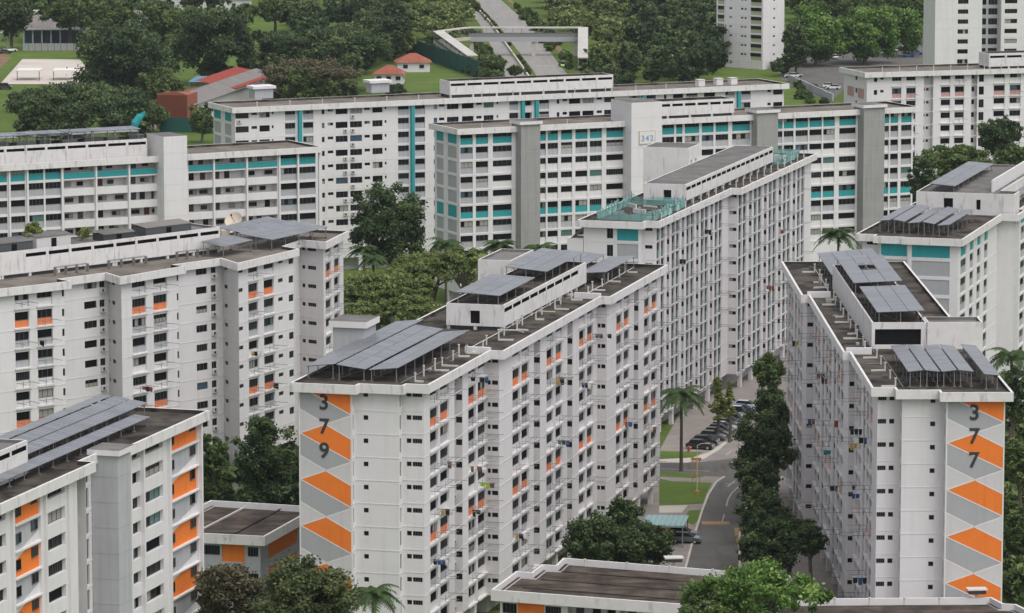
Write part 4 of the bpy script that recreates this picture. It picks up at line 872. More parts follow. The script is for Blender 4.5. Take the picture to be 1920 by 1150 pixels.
for i in range(12):
    x, y = 1505 + 19 * i + random.uniform(-4, 4), 112 - 1.9 * i + random.uniform(-5, 5); car('small car half hidden under the trees of the far car park', at(x, y, 0), random.choice([80, 95, 100]), random.choice(['car_black', 'car_grey', 'car_silver', 'car_white', 'car_black']), group='cars under the far car park trees', detail=False)
car('lime green car on the expressway by the right verge', at(1056, 126, 0), 95, 'car_lime', True, group='cars on the expressway', detail=False)
car('white car parked at the edge of the sports lawn', at(20, 97, 0), 20, 'car_white', group='cars by the sports lawn', detail=False); car('dark car parked beside the white one at the sports lawn', at(10, 101, 0), 15, 'car_black', group='cars by the sports lawn', detail=False)
car('dark car below the pale sports court', at(10, 168, 0), 0, 'car_black', True, group='cars by the sports lawn', detail=False)

# ================================================================ small street things
principled('shelter_blue', (0.24, 0.36, 0.37), 0.6, 0.3); principled('red_paint', (0.45, 0.04, 0.03), 0.5, 0.4); principled('orange_post', (0.55, 0.24, 0.05), 0.6, 0.3); principled('fence_green', (0.018, 0.085, 0.075), 0.7, 0.2); principled('roof_red', (0.26, 0.05, 0.035), 0.8, 0.2)
noisy('tile_red', (0.25, 0.075, 0.05), (0.33, 0.12, 0.085), (0.4, 0.4, 0.4), 6); noisy('hall_roof', (0.17, 0.155, 0.15), (0.22, 0.205, 0.195), (0.3, 0.05, 0.3), 6); noisy('roof_metal', (0.42, 0.40, 0.37), (0.5, 0.48, 0.45), (0.2, 0.2, 0.2), 6)
q = px([(1202, 985), (1282, 987), (1292, 967), (1212, 966)], 3.0); sh = empty('car_shelter', (*q[0], 0), 'pale blue green ribbed shelter roof over parked cars beside block 379', 'shelter')
m = MB(); n_ = 16
for i in range(n_):
    f = lambda k, a, b_: (a[0] + (b_[0] - a[0]) * k - q[0][0], a[1] + (b_[1] - a[1]) * k - q[0][1])
    a0, a1, b0, b1 = f(i / n_, q[0], q[1]), f((i + 1) / n_, q[0], q[1]), f(i / n_, q[3], q[2]), f((i + 1) / n_, q[3], q[2]); zz = 3.0 + 0.08 * (i % 2)
    m.quad((*a0, zz), (*a1, 3.0 + 0.08 * ((i + 1) % 2)), (*b1, 3.0 + 0.08 * ((i + 1) % 2)), (*b0, zz), 'shelter_blue')
m.prism([(p[0] - q[0][0], p[1] - q[0][1]) for p in q], 2.8, 2.97, 'shelter_blue', 'shelter_blue', 'steel'); m.build('roof', sh)
for p in q:
    m = MB(); m.box(-.08, .08, -.08, .08, 0, 2.8, 'steel'); c_ = ((p[0] - q[0][0]) * .94 + .2, (p[1] - q[0][1]) * .94 + .2, 0); m.build('post', sh, c_)
p = at(1302, 905, 0); r = empty('height_limit_gantry', (*p, 0), 'orange height limit bar on two slim posts at the road junction', 'gantry')
for x in (-0.3, 0.75): m = MB(); m.box(-.06, .06, -.06, .06, 0, 3.6, 'orange_post'); m.build('post', r, (x, 0, 0))
m = MB(); m.box(-.5, 1.0, -.1, .1, 3.3, 3.7, 'orange_post'); m.build('bar', r)
p = at(1307, 925, 0); r = empty('street_lamp', (*p, 0), 'slim white street lamp with orange base on the lawn', 'street lamp')
m = MB(); m.tube([(0, 0, 0.3), (0, 0, 7)], [.09, .06], 'pipe'); m.build('pole', r); m = MB(); m.tube([(0, 0, 0), (0, 0, .35)], .4, 'orange_post', 8); m.build('base', r); m = MB(); m.tube([(0, 0, 7), (.5, 0, 7.3), (1.5, 0, 7.35)], .05, 'pipe'); m.box(1.2, 1.9, -.12, .12, 7.28, 7.42, 'pipe'); m.build('lamp_head', r)
p = at(1291, 848, 0); r = empty('fire_hydrant', (*p, 0), 'small red fire hydrant at the grass edge by the parked cars', 'hydrant'); m = MB(); m.tube([(0, 0, 0), (0, 0, .8)], .17, 'red_paint', 8); m.tube([(0, 0, .8), (0, 0, .95)], [.2, .08], 'red_paint', 8); m.tube([(-.3, 0, .6), (.3, 0, .6)], .08, 'red_paint', 6); m.build('body', r)

# ---------------------------------------------------------------- laundry hung on the poles of the facades
for n_, c in dict(cl_red=(.24, .05, .05), cl_blue=(.04, .08, .2), cl_black=(.02, .02, .022), cl_lime=(.32, .50, .04), cl_white=(.6, .58, .56), cl_brown=(.16, .08, .06), cl_teal=(.04, .2, .2), cl_yellow=(.45, .3, .08)).items(): principled(n_, c, 0.9, 0.1)
def laundry(label, B, e, xpx, k, cols, unit='px', L=1.9):
    a, b_ = B.pts[e], B.pts[e + 1]; s_ = B.s_of(e, xpx) if unit == 'px' else xpx; ang = math.atan2(b_[1] - a[1], b_[0] - a[0]); x, y = a[0] + math.cos(ang) * s_, a[1] + math.sin(ang) * s_
    r = empty('hanging_laundry', (x, y, B.zf(k) + 1.05), label, 'laundry', 'laundry on poles', ang)
    m = MB(); m.tube([(0, 0.05, 0), (0, -L - .5, 0.05)], 0.025, 'steel', 5); m.build('pole', r); rnd = random.Random(len(label)); yy = -0.25
    for c in cols:
        w = .35 + .25 * rnd.random(); h = .5 + .4 * rnd.random(); g2 = MB()
        pts = [(0.03, yy, .03), (0.03, yy - w, .03), (0.1, yy - w * .95, -h * .5), (0.06, yy - w * .9, -h), (0.08, yy - w * .1, -h * .95), (0.12, yy - w * .05, -h * .45)]
        g2.poly(pts, c); g2.poly([(-p_[0], p_[1], p_[2] * .93) for p_ in pts], c); g2.build('garment', r); yy -= w + .04
laundry('red and blue clothes on a pole high on block 379', B9, 7, 1113, 1, ['cl_red', 'cl_blue', 'cl_white', 'cl_black'])
laundry('lime green cloth with dark garment hung on block 379', B9, 5, 897, 5, ['cl_lime', 'cl_lime', 'cl_brown'])
laundry('brown and white clothes above the lime cloth on block 379', B9, 5, 879, 4, ['cl_brown', 'cl_white', 'cl_brown', 'cl_white'])
laundry('pale clothes on a pole next to the corner bay of block 379', B9, 5, 827, 3, ['cl_white', 'cl_brown', 'cl_white'])
laundry('blue clothes low on the corner bay of block 379', B9, 5, 808, 7, ['cl_black', 'cl_blue', 'cl_blue', 'cl_white'])
laundry('dark blue bundle hung near the middle of block 379', B9, 7, 1043, 5, ['cl_teal', 'cl_black', 'cl_blue'])
laundry('dark clothes under the roof at the corner of block 379', B9, 5, 879, 0, ['cl_black', 'cl_white', 'cl_black', 'cl_blue'])
laundry('orange red towel on the third bay of block 379', B9, 7, 1043, 2, ['cl_red', 'cl_yellow'])
laundry('red clothes on the curved block above the solar roof', BM, 4, 262, 5, ['cl_red', 'cl_black', 'cl_red'], L=1.2)
for i, (e, s_, k, cs, lb) in enumerate(((5, 6, 3, ['cl_yellow', 'cl_yellow'], 'yellow cloth near the corner of block 377'), (5, 12, 2, ['cl_black', 'cl_black', 'cl_black'], 'black clothes near the corner of block 377 roof'), (5, 10, 5, ['cl_blue', 'cl_blue'], 'blue sheet on the shaded side of block 377'), (3, 40, 3, ['cl_red', 'cl_white'], 'red and white clothes on the shaded side of block 377'), (3, 30, 5, ['cl_teal', 'cl_teal'], 'teal cloth on the shaded side of block 377'), (3, 20, 2, ['cl_black', 'cl_brown'], 'dark bundle on the middle of block 377'), (5, 20, 8, ['cl_black', 'cl_blue', 'cl_black'], 'dark blue clothes low on block 377'))):
    laundry(lb, B7, e, s_, k, cs, unit='m')
for e, s_, k, cs, lb in ((5, 20, 6, ['cl_brown', 'cl_brown', 'cl_red'], 'maroon cloth on the netted block'), (3, 30, 1, ['cl_black', 'cl_black'], 'black bundle near the roof of the netted block'), (5, 30, 3, ['cl_red'], 'single red garment on the netted block'), (3, 14, 2, ['cl_black', 'cl_black'], 'black bundle low on the near bays of the netted block')):
    laundry(lb, BT, e, s_, k, cs, unit='m')

ordn = ['top', 'second', 'third', 'fourth', 'fifth', 'sixth', 'seventh', 'eighth', 'ninth', 'tenth']
rl = random.Random(11); MIX = [['cl_black', 'cl_white'], ['cl_blue', 'cl_black', 'cl_white'], ['cl_white', 'cl_white', 'cl_brown'], ['cl_black', 'cl_black'], ['cl_red', 'cl_black'], ['cl_teal', 'cl_white'], ['cl_brown', 'cl_blue'], ['cl_yellow', 'cl_black', 'cl_white']]
MIXN = {0: 'black and white', 1: 'blue, black and white', 2: 'white and brown', 3: 'black', 4: 'red and black', 5: 'teal and white', 6: 'brown and blue', 7: 'yellow, black and white'}
for B_, nm, e_list in ((B9, 'block 379', ((5, (810, 882), ('corner bay', 'second bay')), (7, (963, 1027, 1088), ('third bay', 'fourth bay', 'fifth bay')), (9, (1158, 1210), ('sixth bay', 'seventh bay')))), (BM, 'the curved block', ((0, (30, 72), ('leftmost orange bay', 'second orange bay')), (4, (250,), ('middle orange bay',)), (8, (467, 496), ('third orange bay', 'last orange bay'))))):
    for e, xs, bn in e_list:
        for x, b_ in zip(xs, bn):
            for k in rl.sample(range(2, 9), 1):
                q = rl.randrange(8); laundry('%s laundry, %s of %s, %s storey down' % (MIXN[q].replace(', black', '').replace(' and white', ' and white'), b_, nm, ordn[k]), B_, e, x + rl.choice([0, 12]), k, MIX[q], L=1.4)
for e, s_list in ((1, (8, 24)), (3, (6, 24, 40)), (5, (4, 18))):
    for s_ in s_list:
        for k in rl.sample(range(1, 9), 1): q = rl.randrange(8); laundry('%s laundry on %s bay, %s wing of block 377, %s storey down' % (MIXN[q].split(',')[0], {8: 'outer', 24: 'inner', 6: 'outer', 40: 'near', 4: 'outer', 18: 'near'}[s_], {1: 'far', 3: 'middle', 5: 'near'}[e], ordn[k]), B7, e, s_, k, MIX[q], unit='m', L=1.4)
# ================================================================ far setting: footbridge, fence, school and sports buildings
def to_local(o, L): return [(x - o[0], y - o[1], z) for x, y, z in L]
def w3(x, y, z): return (*at(x, y, z), z)
o = w3(985, 60, 9)[:2]; fb = empty('footbridge', (*o, 0), 'covered pedestrian bridge with white roof crossing the expressway', 'footbridge')
def slab(name, a, b_, w, th, mat, parent=fb):
    a, b_ = to_local(o, [a, b_]); d = Vector(b_) - Vector(a); n_ = Vector((-d.y, d.x, 0)).normalized() * (w / 2); m = MB(); P_ = []
    for s_ in (-1, 1):
        for q in (a, b_): P_.append(Vector(q) + n_ * s_)
    A, B_, C, D = P_[0], P_[1], P_[3], P_[2]; dn = Vector((0, 0, -th)); m.quad(A, B_, C, D, mat); m.quad(A + dn, D + dn, C + dn, B_ + dn, mat)
    for u, v in ((A, B_), (B_, C), (C, D), (D, A)): m.quad(u, v, v + dn, u + dn, mat)
    return m.build(name, parent)
Yb = at(985, 51, 9.2)[1]
def atz(x, Y, z): return ((x - 960) / 8000 * Y * 1.0103, Y, z)
L0, R0 = atz(880, Yb, 9.2), atz(1092, Yb, 9.2)
slab('roof', L0, R0, 3.0, .35, 'roof_metal'); slab('deck', (*L0[:2], 6.1), (*R0[:2], 6.1), 2.6, 1.5, 'grey')
for i in range(14):
    t = i / 13; x = L0[0] + (R0[0] - L0[0]) * t
    for dy in (-1.2, 1.2):
        m = MB(); m.box(-.07, .07, -.07, .07, 6.1, 8.9, 'steel'); m.build('roof_post', fb, (x - o[0], L0[1] - o[1] + dy, 0))
for dy in (-1.25, 1.25):
    m = MB()
    for zz in (6.5, 6.9, 7.2): m.tube([(L0[0] - o[0], L0[1] - o[1] + dy, zz), (R0[0] - o[0], R0[1] - o[1] + dy, zz)], .06, 'steel', 4)
    m.box(L0[0] - o[0], R0[0] - o[0], L0[1] - o[1] + dy - .03, L0[1] - o[1] + dy + .03, 6.1, 7.2, 'steel'); m.build('railing', fb)
for x in (885, 1000, 1078):
    q = atz(x, Yb, 0); m = MB(); m.box(-.6, .6, -.8, .8, 0, 5.1, 'concrete'); m.build('pier', fb, (q[0] - o[0], q[1] - o[1], 0))
c0 = (*at(822, 58, 9.0), 9.0); slab('roof', c0, L0, 2.6, .3, 'roof_metal'); slab('deck', (*c0[:2], 6.0), (*L0[:2], 6.0), 2.4, .9, 'concrete')
def ramp(a, b_, wd):
    slab('ramp_roof', a, b_, wd, .3, 'roof_metal'); slab('ramp_deck', (*a[:2], a[2] - 3.1), (*b_[:2], b_[2] - 3.1), wd, .7, 'concrete')
    for i in range(9):
        t = i / 8; q = [a[k] + (b_[k] - a[k]) * t for k in range(3)]; m = MB(); m.box(-.07, .07, -.07, .07, q[2] - 3.1, q[2] - .2, 'steel'); m.build('roof_post', fb, (q[0] - o[0] + wd * .42, q[1] - o[1], 0)); m = MB(); m.box(-.07, .07, -.07, .07, max(q[2] - 3.1, 0), q[2] - .2, 'steel'); m.build('roof_post', fb, (q[0] - o[0] - wd * .42, q[1] - o[1], 0))
    m = MB()
    for s_ in (-1, 1): m.quad(*to_local(o, [(a[0] + s_ * wd * .47, a[1], a[2] - 3.1), (b_[0] + s_ * wd * .47, b_[1], b_[2] - 3.1), (b_[0] + s_ * wd * .47, b_[1], b_[2] - 2.1), (a[0] + s_ * wd * .47, a[1], a[2] - 2.1)]), 'steel')
    m.build('ramp_railing', fb)
ramp(c0, (*at(886, 104, 5.6), 5.6), 3.4); ramp((*R0[:2], 9.2), (*at(1093, 108, 4.2), 4.2), 3.2)

def fence(label, a, b_, h, n_, mat='fence_green'):
    r = empty('court_fence', (*a, 0), label, 'fence', 'green court fences'); L = math.hypot(b_[0] - a[0], b_[1] - a[1]); r.rotation_euler = (0, 0, math.atan2(b_[1] - a[1], b_[0] - a[0])); d = L / n_
    for i in range(n_): m = MB(); m.box(.06, d - .06, -.04, .04, .1, h - .1, mat); m.build('panel', r, (i * d, 0, 0))
    for i in range(n_ + 1): m = MB(); m.box(-.08, .08, -.08, .08, 0, h + .2, 'fence_green'); m.build('post', r, (i * d, 0, 0))
fence('long dark green fence running down beside the expressway lawn', at(757, 99, 0), at(897, 148, 0), 5.5, 16)
fence('dark green fence behind the curved court by the red gable wall', at(262, 214, 0), at(318, 207, 0), 4.5, 6); fence('dark green fence at the foot of the red gable wall', at(300, 248, 0), at(398, 250, 0), 4.0, 8)
fence('pale green fence in front of the grey sports hall', at(42, 96, 0), at(150, 96, 0), 2.6, 9, 'grey_core')

def hip_house(label, p, deg, w, d, h, rh, wall='white', roof='tile_red', name='small_house', wins=3):
    r = empty(name, (*p, 0), label, 'house', None, R(deg)); m = MB(); m.box(0, w, 0, d, 0, h, wall, skip='bt'); m.build('wall', r)
    ov = .7; A, B_, C, D = (-ov, -ov, h), (w + ov, -ov, h), (w + ov, d + ov, h), (-ov, d + ov, h); k = min(w, d) / 2; E_, F_ = (k, d / 2, h + rh), (w - k, d / 2, h + rh)
    m = MB(); m.quad(A, B_, F_, E_, roof); m.quad(C, D, E_, F_, roof); m.poly([B_, C, F_], roof); m.poly([D, A, E_], roof); m.quad(A, D, C, B_, 'white'); m.build('roof', r)
    for i in range(wins):
        me, _ = window_mesh(1.4, 1.1, 0.0, 'dark'); put('window', me, r, (w * (i + .5) / wins - .7, -.02, h * .42))
    me, _ = window_mesh(1.4, 1.1, 0.0, 'dark'); q = put('window', me, r, (w + .02, d * .3, h * .42), R(90)); return r
hip_house('small white house with weathered brown hip roof above the long roofs', at(702, 158, 0), -3, 8.5, 7, 3.0, 2.4); hip_house('white pavilion with red tiled hip roof on the lawn', at(745, 136, 0), 4, 10, 8, 3.0, 2.6, wins=2)
hip_house('white house with red roof above the round tree', at(405, 22, 0), 6, 13, 9, 4.5, 3); hip_house('long white school block with brown roof at the top left', at(262, 22, 0), 0, 24, 8, 6, 2.2, wins=7)
hip_house('small white guard house beside the far lawn', at(1270, 142, 0), 10, 4.0, 3.5, 3.2, .6, roof='white', wins=1)
# grey vaulted sports hall
def vault(label, p, deg, w, d, h, rise, n_=9):
    r = empty('sports_hall', (*p, 0), label, 'hall', None, R(deg)); m = MB()
    for i in range(n_):
        t0, t1 = i / n_, (i + 1) / n_; f = lambda t: (d * t, h + rise * math.sin(math.pi * t) ** .8)
        (y0, z0), (y1, z1) = f(t0), f(t1); m.quad((0, y0, z0), (w, y0, z0), (w, y1, z1), (0, y1, z1), 'hall_roof')
    for x in (0, w): m.poly([(x, d * i / n_, h + rise * math.sin(math.pi * i / n_) ** .8) for i in range(n_ + 1)], 'hall_roof')
    m.build('roof', r); m = MB(); m.box(.5, w - .5, 3, d - .5, 0, h, 'tint_blue', skip='t'); m.build('wall', r)
    for i in range(7): m = MB(); m.box(-.25, .25, -.25, .25, 0, h, 'grey'); m.build('column', r, (.4 + (w - .8) * i / 6, .4, 0))
    m = MB(); m.box(-.2, w + .2, -.6, .2, h - .5, h, 'grey_light'); m.build('eave', r)
vault('grey vaulted sports hall with open blue front', at(42, 82, 0), 0, 19, 26, 5, 3.5); vault('second grey vaulted hall half hidden by trees', at(165, 66, 0), 0, 21, 20, 4.5, 3.2)
slp = MB(); a, b_ = at(0, 62, 3), at(72, 10, 6); slp.quad((0, 0, 3), (b_[0] - a[0], b_[1] - a[1], 6), (b_[0] - a[0] + 2.5, b_[1] - a[1], 6), (2.5, 0, 3), 'roof_metal'); slp.box(0, .2, 0, .2, 0, 3, 'steel'); slp.box(2.2, 2.4, 0, .2, 0, 3, 'steel'); slp.box(b_[0] - a[0], b_[0] - a[0] + .2, b_[1] - a[1] - .3, b_[1] - a[1], 0, 6, 'steel'); tag(slp.build('covered_walkway', None, (*a, 0)), 'sloping pale covered walkway left of the grey sports hall', 'walkway')
for lb, x0, x1 in (('flat white canopy on the pale court beside the lawn', 30, 75), ('flat white canopy on the pale court beside the round tree', 98, 142)):
    a, b_ = at(x0, 133, 3), at(x1, 133, 3); r = empty('court_canopy', (*a, 0), lb, 'canopy'); m = MB(); m.box(0, b_[0] - a[0], 0, 9, 2.9, 3.1, 'stripe_white'); m.build('roof', r)
    for x in (.3, b_[0] - a[0] - .3): m = MB(); m.box(-.1, .1, -.1, .1, 0, 2.9, 'steel_dark'); m.build('post', r, (x, .4, 0))
# long red roofed building
r0 = at(342, 243, 0); ra = R(79); rr = empty('school_building', (*r0, 0), 'long low building with red and grey roofs and a brick red gable', 'school building', None, ra)
m = MB(); m.box(0, 95, -1, 9, 0, 6, 'pale', skip='t'); m.build('wall', rr)
m = MB(); m.quad((0, -2, 6), (95, -2, 6), (95, 4, 8.2), (0, 4, 8.2), 'hall_roof'); m.quad((0, 4, 8.2), (95, 4, 8.2), (95, 10, 6.3), (0, 10, 6.3), 'hall_roof'); m.build('roof', rr)
m = MB(); m.quad((10, 4.2, 8.26), (46, 4.2, 8.26), (46, 10.5, 6.4), (10, 10.5, 6.4), 'tile_red'); m.quad((50, -1.8, 6.4), (95, -1.8, 6.4), (95, 10, 8.5), (50, 10, 8.5), 'roof_red'); m.build('red_roof', rr)
noisy('brick_red', (0.26, 0.085, 0.055), (0.30, 0.105, 0.07), (.3, .3, .3), 5); m = MB(); m.poly([(-.4, -1.5, 0), (-.4, 6.8, 0), (-.4, 6.8, 9.5), (-.4, 2.0, 10.3), (-.4, -1.5, 9.3)], 'brick_red'); m.box(-.4, 10, -1.5, 6.8, 0, 9.2, 'brick_red', skip='b'); m.build('gable_hall', rr)
r = empty('blue_awning', (*at(378, 150, 4), 0), 'bright blue awning roof beside the red roofs', 'awning'); principled('awning_blue', (.12, .25, .38), .6, .3); m = MB(); m.quad((-4, 0, 3.4), (5, 0, 3.4), (6, 8, 4.4), (-2, 8, 4.4), 'awning_blue'); m.build('roof', r)
for x, y in ((-3.6, .3), (4.8, .3), (5.5, 7.6), (-1.8, 7.6)): m = MB(); m.box(-.08, .08, -.08, .08, 0, 3.5, 'steel'); m.build('post', r, (x, y, 0))
# play slide structure
r = empty('play_tower', (*at(462, 128, 0), 0), 'orange and pale green playground tower on the grassy slope', 'play tower'); principled('play_green', (.35, .6, .3), .6, .3)
m = MB(); m.box(-2.5, 1, -1.5, 1.5, 2.2, 5.2, 'play_green'); m.build('panel', r); m = MB(); m.tube([(1, 0, 3.6), (1.8, 2, 4.6), (1.4, 3.5, 5.4)], .4, 'cl_yellow', 8); m.build('slide', r)
for x in (-2.3, .8): m = MB(); m.box(-.12, .12, -.12, .12, 0, 2.2, 'steel_dark'); m.build('post', r, (x, 0, 0))
# retaining wall and teal court
r = empty('retaining_wall', (*at(1478, 152, 0), 0), 'stepped grey retaining wall beside the sloping lawn', 'retaining wall'); a, b_ = at(1478, 152, 0), at(1562, 190, 0); L = math.hypot(b_[0] - a[0], b_[1] - a[1]); r.rotation_euler = (0, 0, math.atan2(b_[1] - a[1], b_[0] - a[0]))
for i in range(10): m = MB(); m.box(L * i / 10 + .1, L * (i + 1) / 10 - .1, -.2, .2, 0, 2.0 + .1 * (i % 2), 'grey_light'); m.build('panel', r)
r = empty('court_cage', (*at(1258, 116, 0), 0), 'teal mesh sports cage at the wood edge', 'sports cage', None, .1); principled('teal_mesh', (.09, .19, .19), .8, .1)
for x0, x1, y in ((0, 6, 0), (0, 6, 14)): m = MB(); m.box(x0, x1, y - .05, y + .05, 0, 4.5, 'teal_mesh'); m.build('mesh_panel', r)
m = MB(); m.quad((0, 0, 4.5), (6, 0, 4.0), (6, 14, 4.6), (0, 14, 7), 'teal_mesh'); m.build('roof', r)
m = MB(); m.box(-12, 0, -.3, .3, 0, 1.6, 'pale'); m.build('low_wall', r)

# ================================================================ trees
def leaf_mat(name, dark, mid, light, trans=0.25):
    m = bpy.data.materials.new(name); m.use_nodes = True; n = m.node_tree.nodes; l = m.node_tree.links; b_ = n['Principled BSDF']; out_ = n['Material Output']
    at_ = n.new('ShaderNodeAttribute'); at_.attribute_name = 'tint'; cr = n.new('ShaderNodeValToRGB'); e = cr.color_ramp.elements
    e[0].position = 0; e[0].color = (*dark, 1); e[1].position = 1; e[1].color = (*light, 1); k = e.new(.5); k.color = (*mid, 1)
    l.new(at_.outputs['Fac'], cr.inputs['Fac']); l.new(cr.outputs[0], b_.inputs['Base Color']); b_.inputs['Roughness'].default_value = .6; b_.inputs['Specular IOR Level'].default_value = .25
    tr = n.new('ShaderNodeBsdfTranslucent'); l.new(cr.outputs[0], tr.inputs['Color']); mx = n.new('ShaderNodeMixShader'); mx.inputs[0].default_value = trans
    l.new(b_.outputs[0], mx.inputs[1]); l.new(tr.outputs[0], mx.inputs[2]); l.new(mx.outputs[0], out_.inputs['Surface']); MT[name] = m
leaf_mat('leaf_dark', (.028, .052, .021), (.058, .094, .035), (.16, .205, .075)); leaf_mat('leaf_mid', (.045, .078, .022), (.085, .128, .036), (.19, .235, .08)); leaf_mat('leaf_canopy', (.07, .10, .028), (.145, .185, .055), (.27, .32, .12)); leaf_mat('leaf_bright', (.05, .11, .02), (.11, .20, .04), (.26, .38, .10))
leaf_mat('leaf_olive', (.05, .07, .026), (.088, .112, .04), (.16, .185, .075)); leaf_mat('leaf_brown', (.075, .068, .038), (.11, .10, .055), (.15, .14, .08)); leaf_mat('leaf_palm', (.03, .06, .018), (.055, .095, .028), (.10, .15, .05)); leaf_mat('leaf_yellow', (.11, .14, .035), (.19, .225, .065), (.30, .33, .11))
noisy('bark', (.075, .06, .048), (.13, .11, .09), (1, 1, .3), 6)
def quads_mesh(name, ctr, nrm, size, asp, tint, mat, rng):
    n = len(ctr); r = rng.normal(size=(n, 3)); nrm = nrm / np.linalg.norm(nrm, axis=1, keepdims=True); t = np.cross(nrm, r); t /= np.linalg.norm(t, axis=1, keepdims=True) + 1e-9; bt = np.cross(nrm, t)
    s = size[:, None]; a = asp[:, None]
    V = np.stack([ctr - t * s, ctr + bt * s * a, ctr + t * s, ctr - bt * s * a], 1).reshape(-1, 3)      # pointed leaf sprays
    me = bpy.data.meshes.new(name); me.vertices.add(4 * n); me.vertices.foreach_set('co', V.astype(np.float32).ravel()); me.loops.add(4 * n); me.loops.foreach_set('vertex_index', np.arange(4 * n, dtype=np.int32))
    me.polygons.add(n); me.polygons.foreach_set('loop_start', np.arange(0, 4 * n, 4, dtype=np.int32)); me.polygons.foreach_set('loop_total', np.full(n, 4, dtype=np.int32))
    me.update(calc_edges=True); at_ = me.attributes.new('tint', 'FLOAT', 'FACE'); at_.data.foreach_set('value', tint.astype(np.float32)); me.materials.append(MT[mat]); return me
def crown_arrays(rx, rz, kind, rng, leaf, dens=1.0):
    """leaf sprays gathered in clumps through a crown of half-width rx, half-height rz"""
    if kind == 'umbrella': nc = int(120 * dens); th = rng.uniform(0, 2 * np.pi, nc); r = np.sqrt(rng.uniform(0, 1, nc)) * .95; C = np.stack([r * np.cos(th) * rx, r * np.sin(th) * rx, rz * (.8 * np.sqrt(np.clip(1 - r ** 2, 0, 1)) - .3 + rng.uniform(-.3, .25, nc))], 1); cr = rng.uniform(.09, .19, nc) * rx; fl = .45
    elif kind == 'spire': nc = int(50 * dens); h = rng.uniform(-1, 1, nc); r = (1 - (h * .5 + .5) ** 1.3) * rng.uniform(.2, 1, nc); th = rng.uniform(0, 6.28, nc); C = np.stack([r * np.cos(th) * rx, r * np.sin(th) * rx, h * rz], 1); cr = rng.uniform(.16, .28, nc) * rx; fl = .8
    else:
        nc = int(105 * dens); d = rng.normal(size=(nc, 3)); d /= np.linalg.norm(d, axis=1, keepdims=True); r = rng.uniform(.12, 1, nc) ** .42; ph = rng.uniform(0, 6, 3)
        wob = 1 + .16 * np.sin(3 * d[:, 0] + ph[0]) * np.cos(4 * d[:, 1] + ph[1]) + .1 * np.sin(5 * d[:, 2] + ph[2]) + rng.uniform(-.14, .12, nc)
        C = d * (r * wob * .86)[:, None] * np.array([rx, rx, rz]); C[:, 2] = np.where(C[:, 2] < -.8 * rz, -.8 * rz + rng.uniform(-.1, .25, nc) * rz, C[:, 2]); cr = rng.uniform(.11, .26, nc) * min(rx, rz * 1.2); fl = .8
    P_, N_, T_ = [], [], []
    for c, q in zip(C, cr):
        n = max(14, int(20 * (q / leaf) ** 1.65)); d = rng.normal(size=(n, 3)); d /= np.linalg.norm(d, axis=1, keepdims=True); rad = rng.uniform(.2, 1.15, n) ** .6 * q * (1 + .25 * rng.normal(size=n))
        p = c + d * rad[:, None] * np.array([1, 1, fl]); P_.append(p); N_.append(d * .45 + rng.normal(size=(n, 3)) * .65 + np.array([0, 0, .6])); T_.append(np.clip(rng.normal(.40, .17) + rng.normal(0, .15, n) + .16 * d[:, 2], 0, 1))  # tint rises towards each clump's top: highlights painted into the leaf colour
    return np.concatenate(P_), np.concatenate(N_), np.concatenate(T_), C
CR = {}
def crown(kind, mat, rx, rz, seed, leaf):
    key = (kind, mat, seed, round(rx), round(rz))
    if key not in CR:
        rng = np.random.default_rng(seed * 31 + int(rx * 3)); p, n, t, C = crown_arrays(rx, rz, kind, rng, leaf); CR[key] = (quads_mesh('crown', p, n, rng.uniform(.65, 1.2, len(p)) * leaf, rng.uniform(.4, .75, len(p)), t, mat, rng), C)
    return CR[key]
tree_n = [0]
def tree(label, x, y, zc, rxp, ryp, kind='round', mat='leaf_mid', leaf=None, Y=None, cat='tree', name='tree', group=None, bark=True):
    """crown centre seen at photo pixel x,y at height zc; rxp, ryp = half sizes in photo pixels"""
    if Y: p = atY(x, y, Y); zc = p[2]
    else: p = (*at(x, y, zc), zc)
    k = p[1] / 8000; rx, rz = rxp * k, ryp * k * 1.02; tree_n[0] += 1; leaf = leaf or max(.25, .00040 * p[1])
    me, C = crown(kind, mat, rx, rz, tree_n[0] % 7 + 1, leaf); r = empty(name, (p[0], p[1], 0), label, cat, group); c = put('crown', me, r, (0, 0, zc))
    rng = random.Random(tree_n[0]); m = MB(); zb = max(zc - rz * .55, zc * .35); tr = .035 * rx + .16; m.tube([(0, 0, 0), (.2, .1, zb * .6), (0, 0, zb), (0, 0, zc)], [tr * 1.35, tr, tr * .85, tr * .4], 'bark', 8)
    for i in range(7):
        c_ = C[rng.randrange(len(C))]; m.tube([(0, 0, zb * (.75 + .25 * rng.random())), (c_[0] * .5, c_[1] * .5, (zb + zc + c_[2]) / 2), (c_[0] * .92, c_[1] * .92, zc + c_[2])], [tr * .5, tr * .3, .05], 'bark', 5)
    m.build('trunk', r); return r
PM = {}
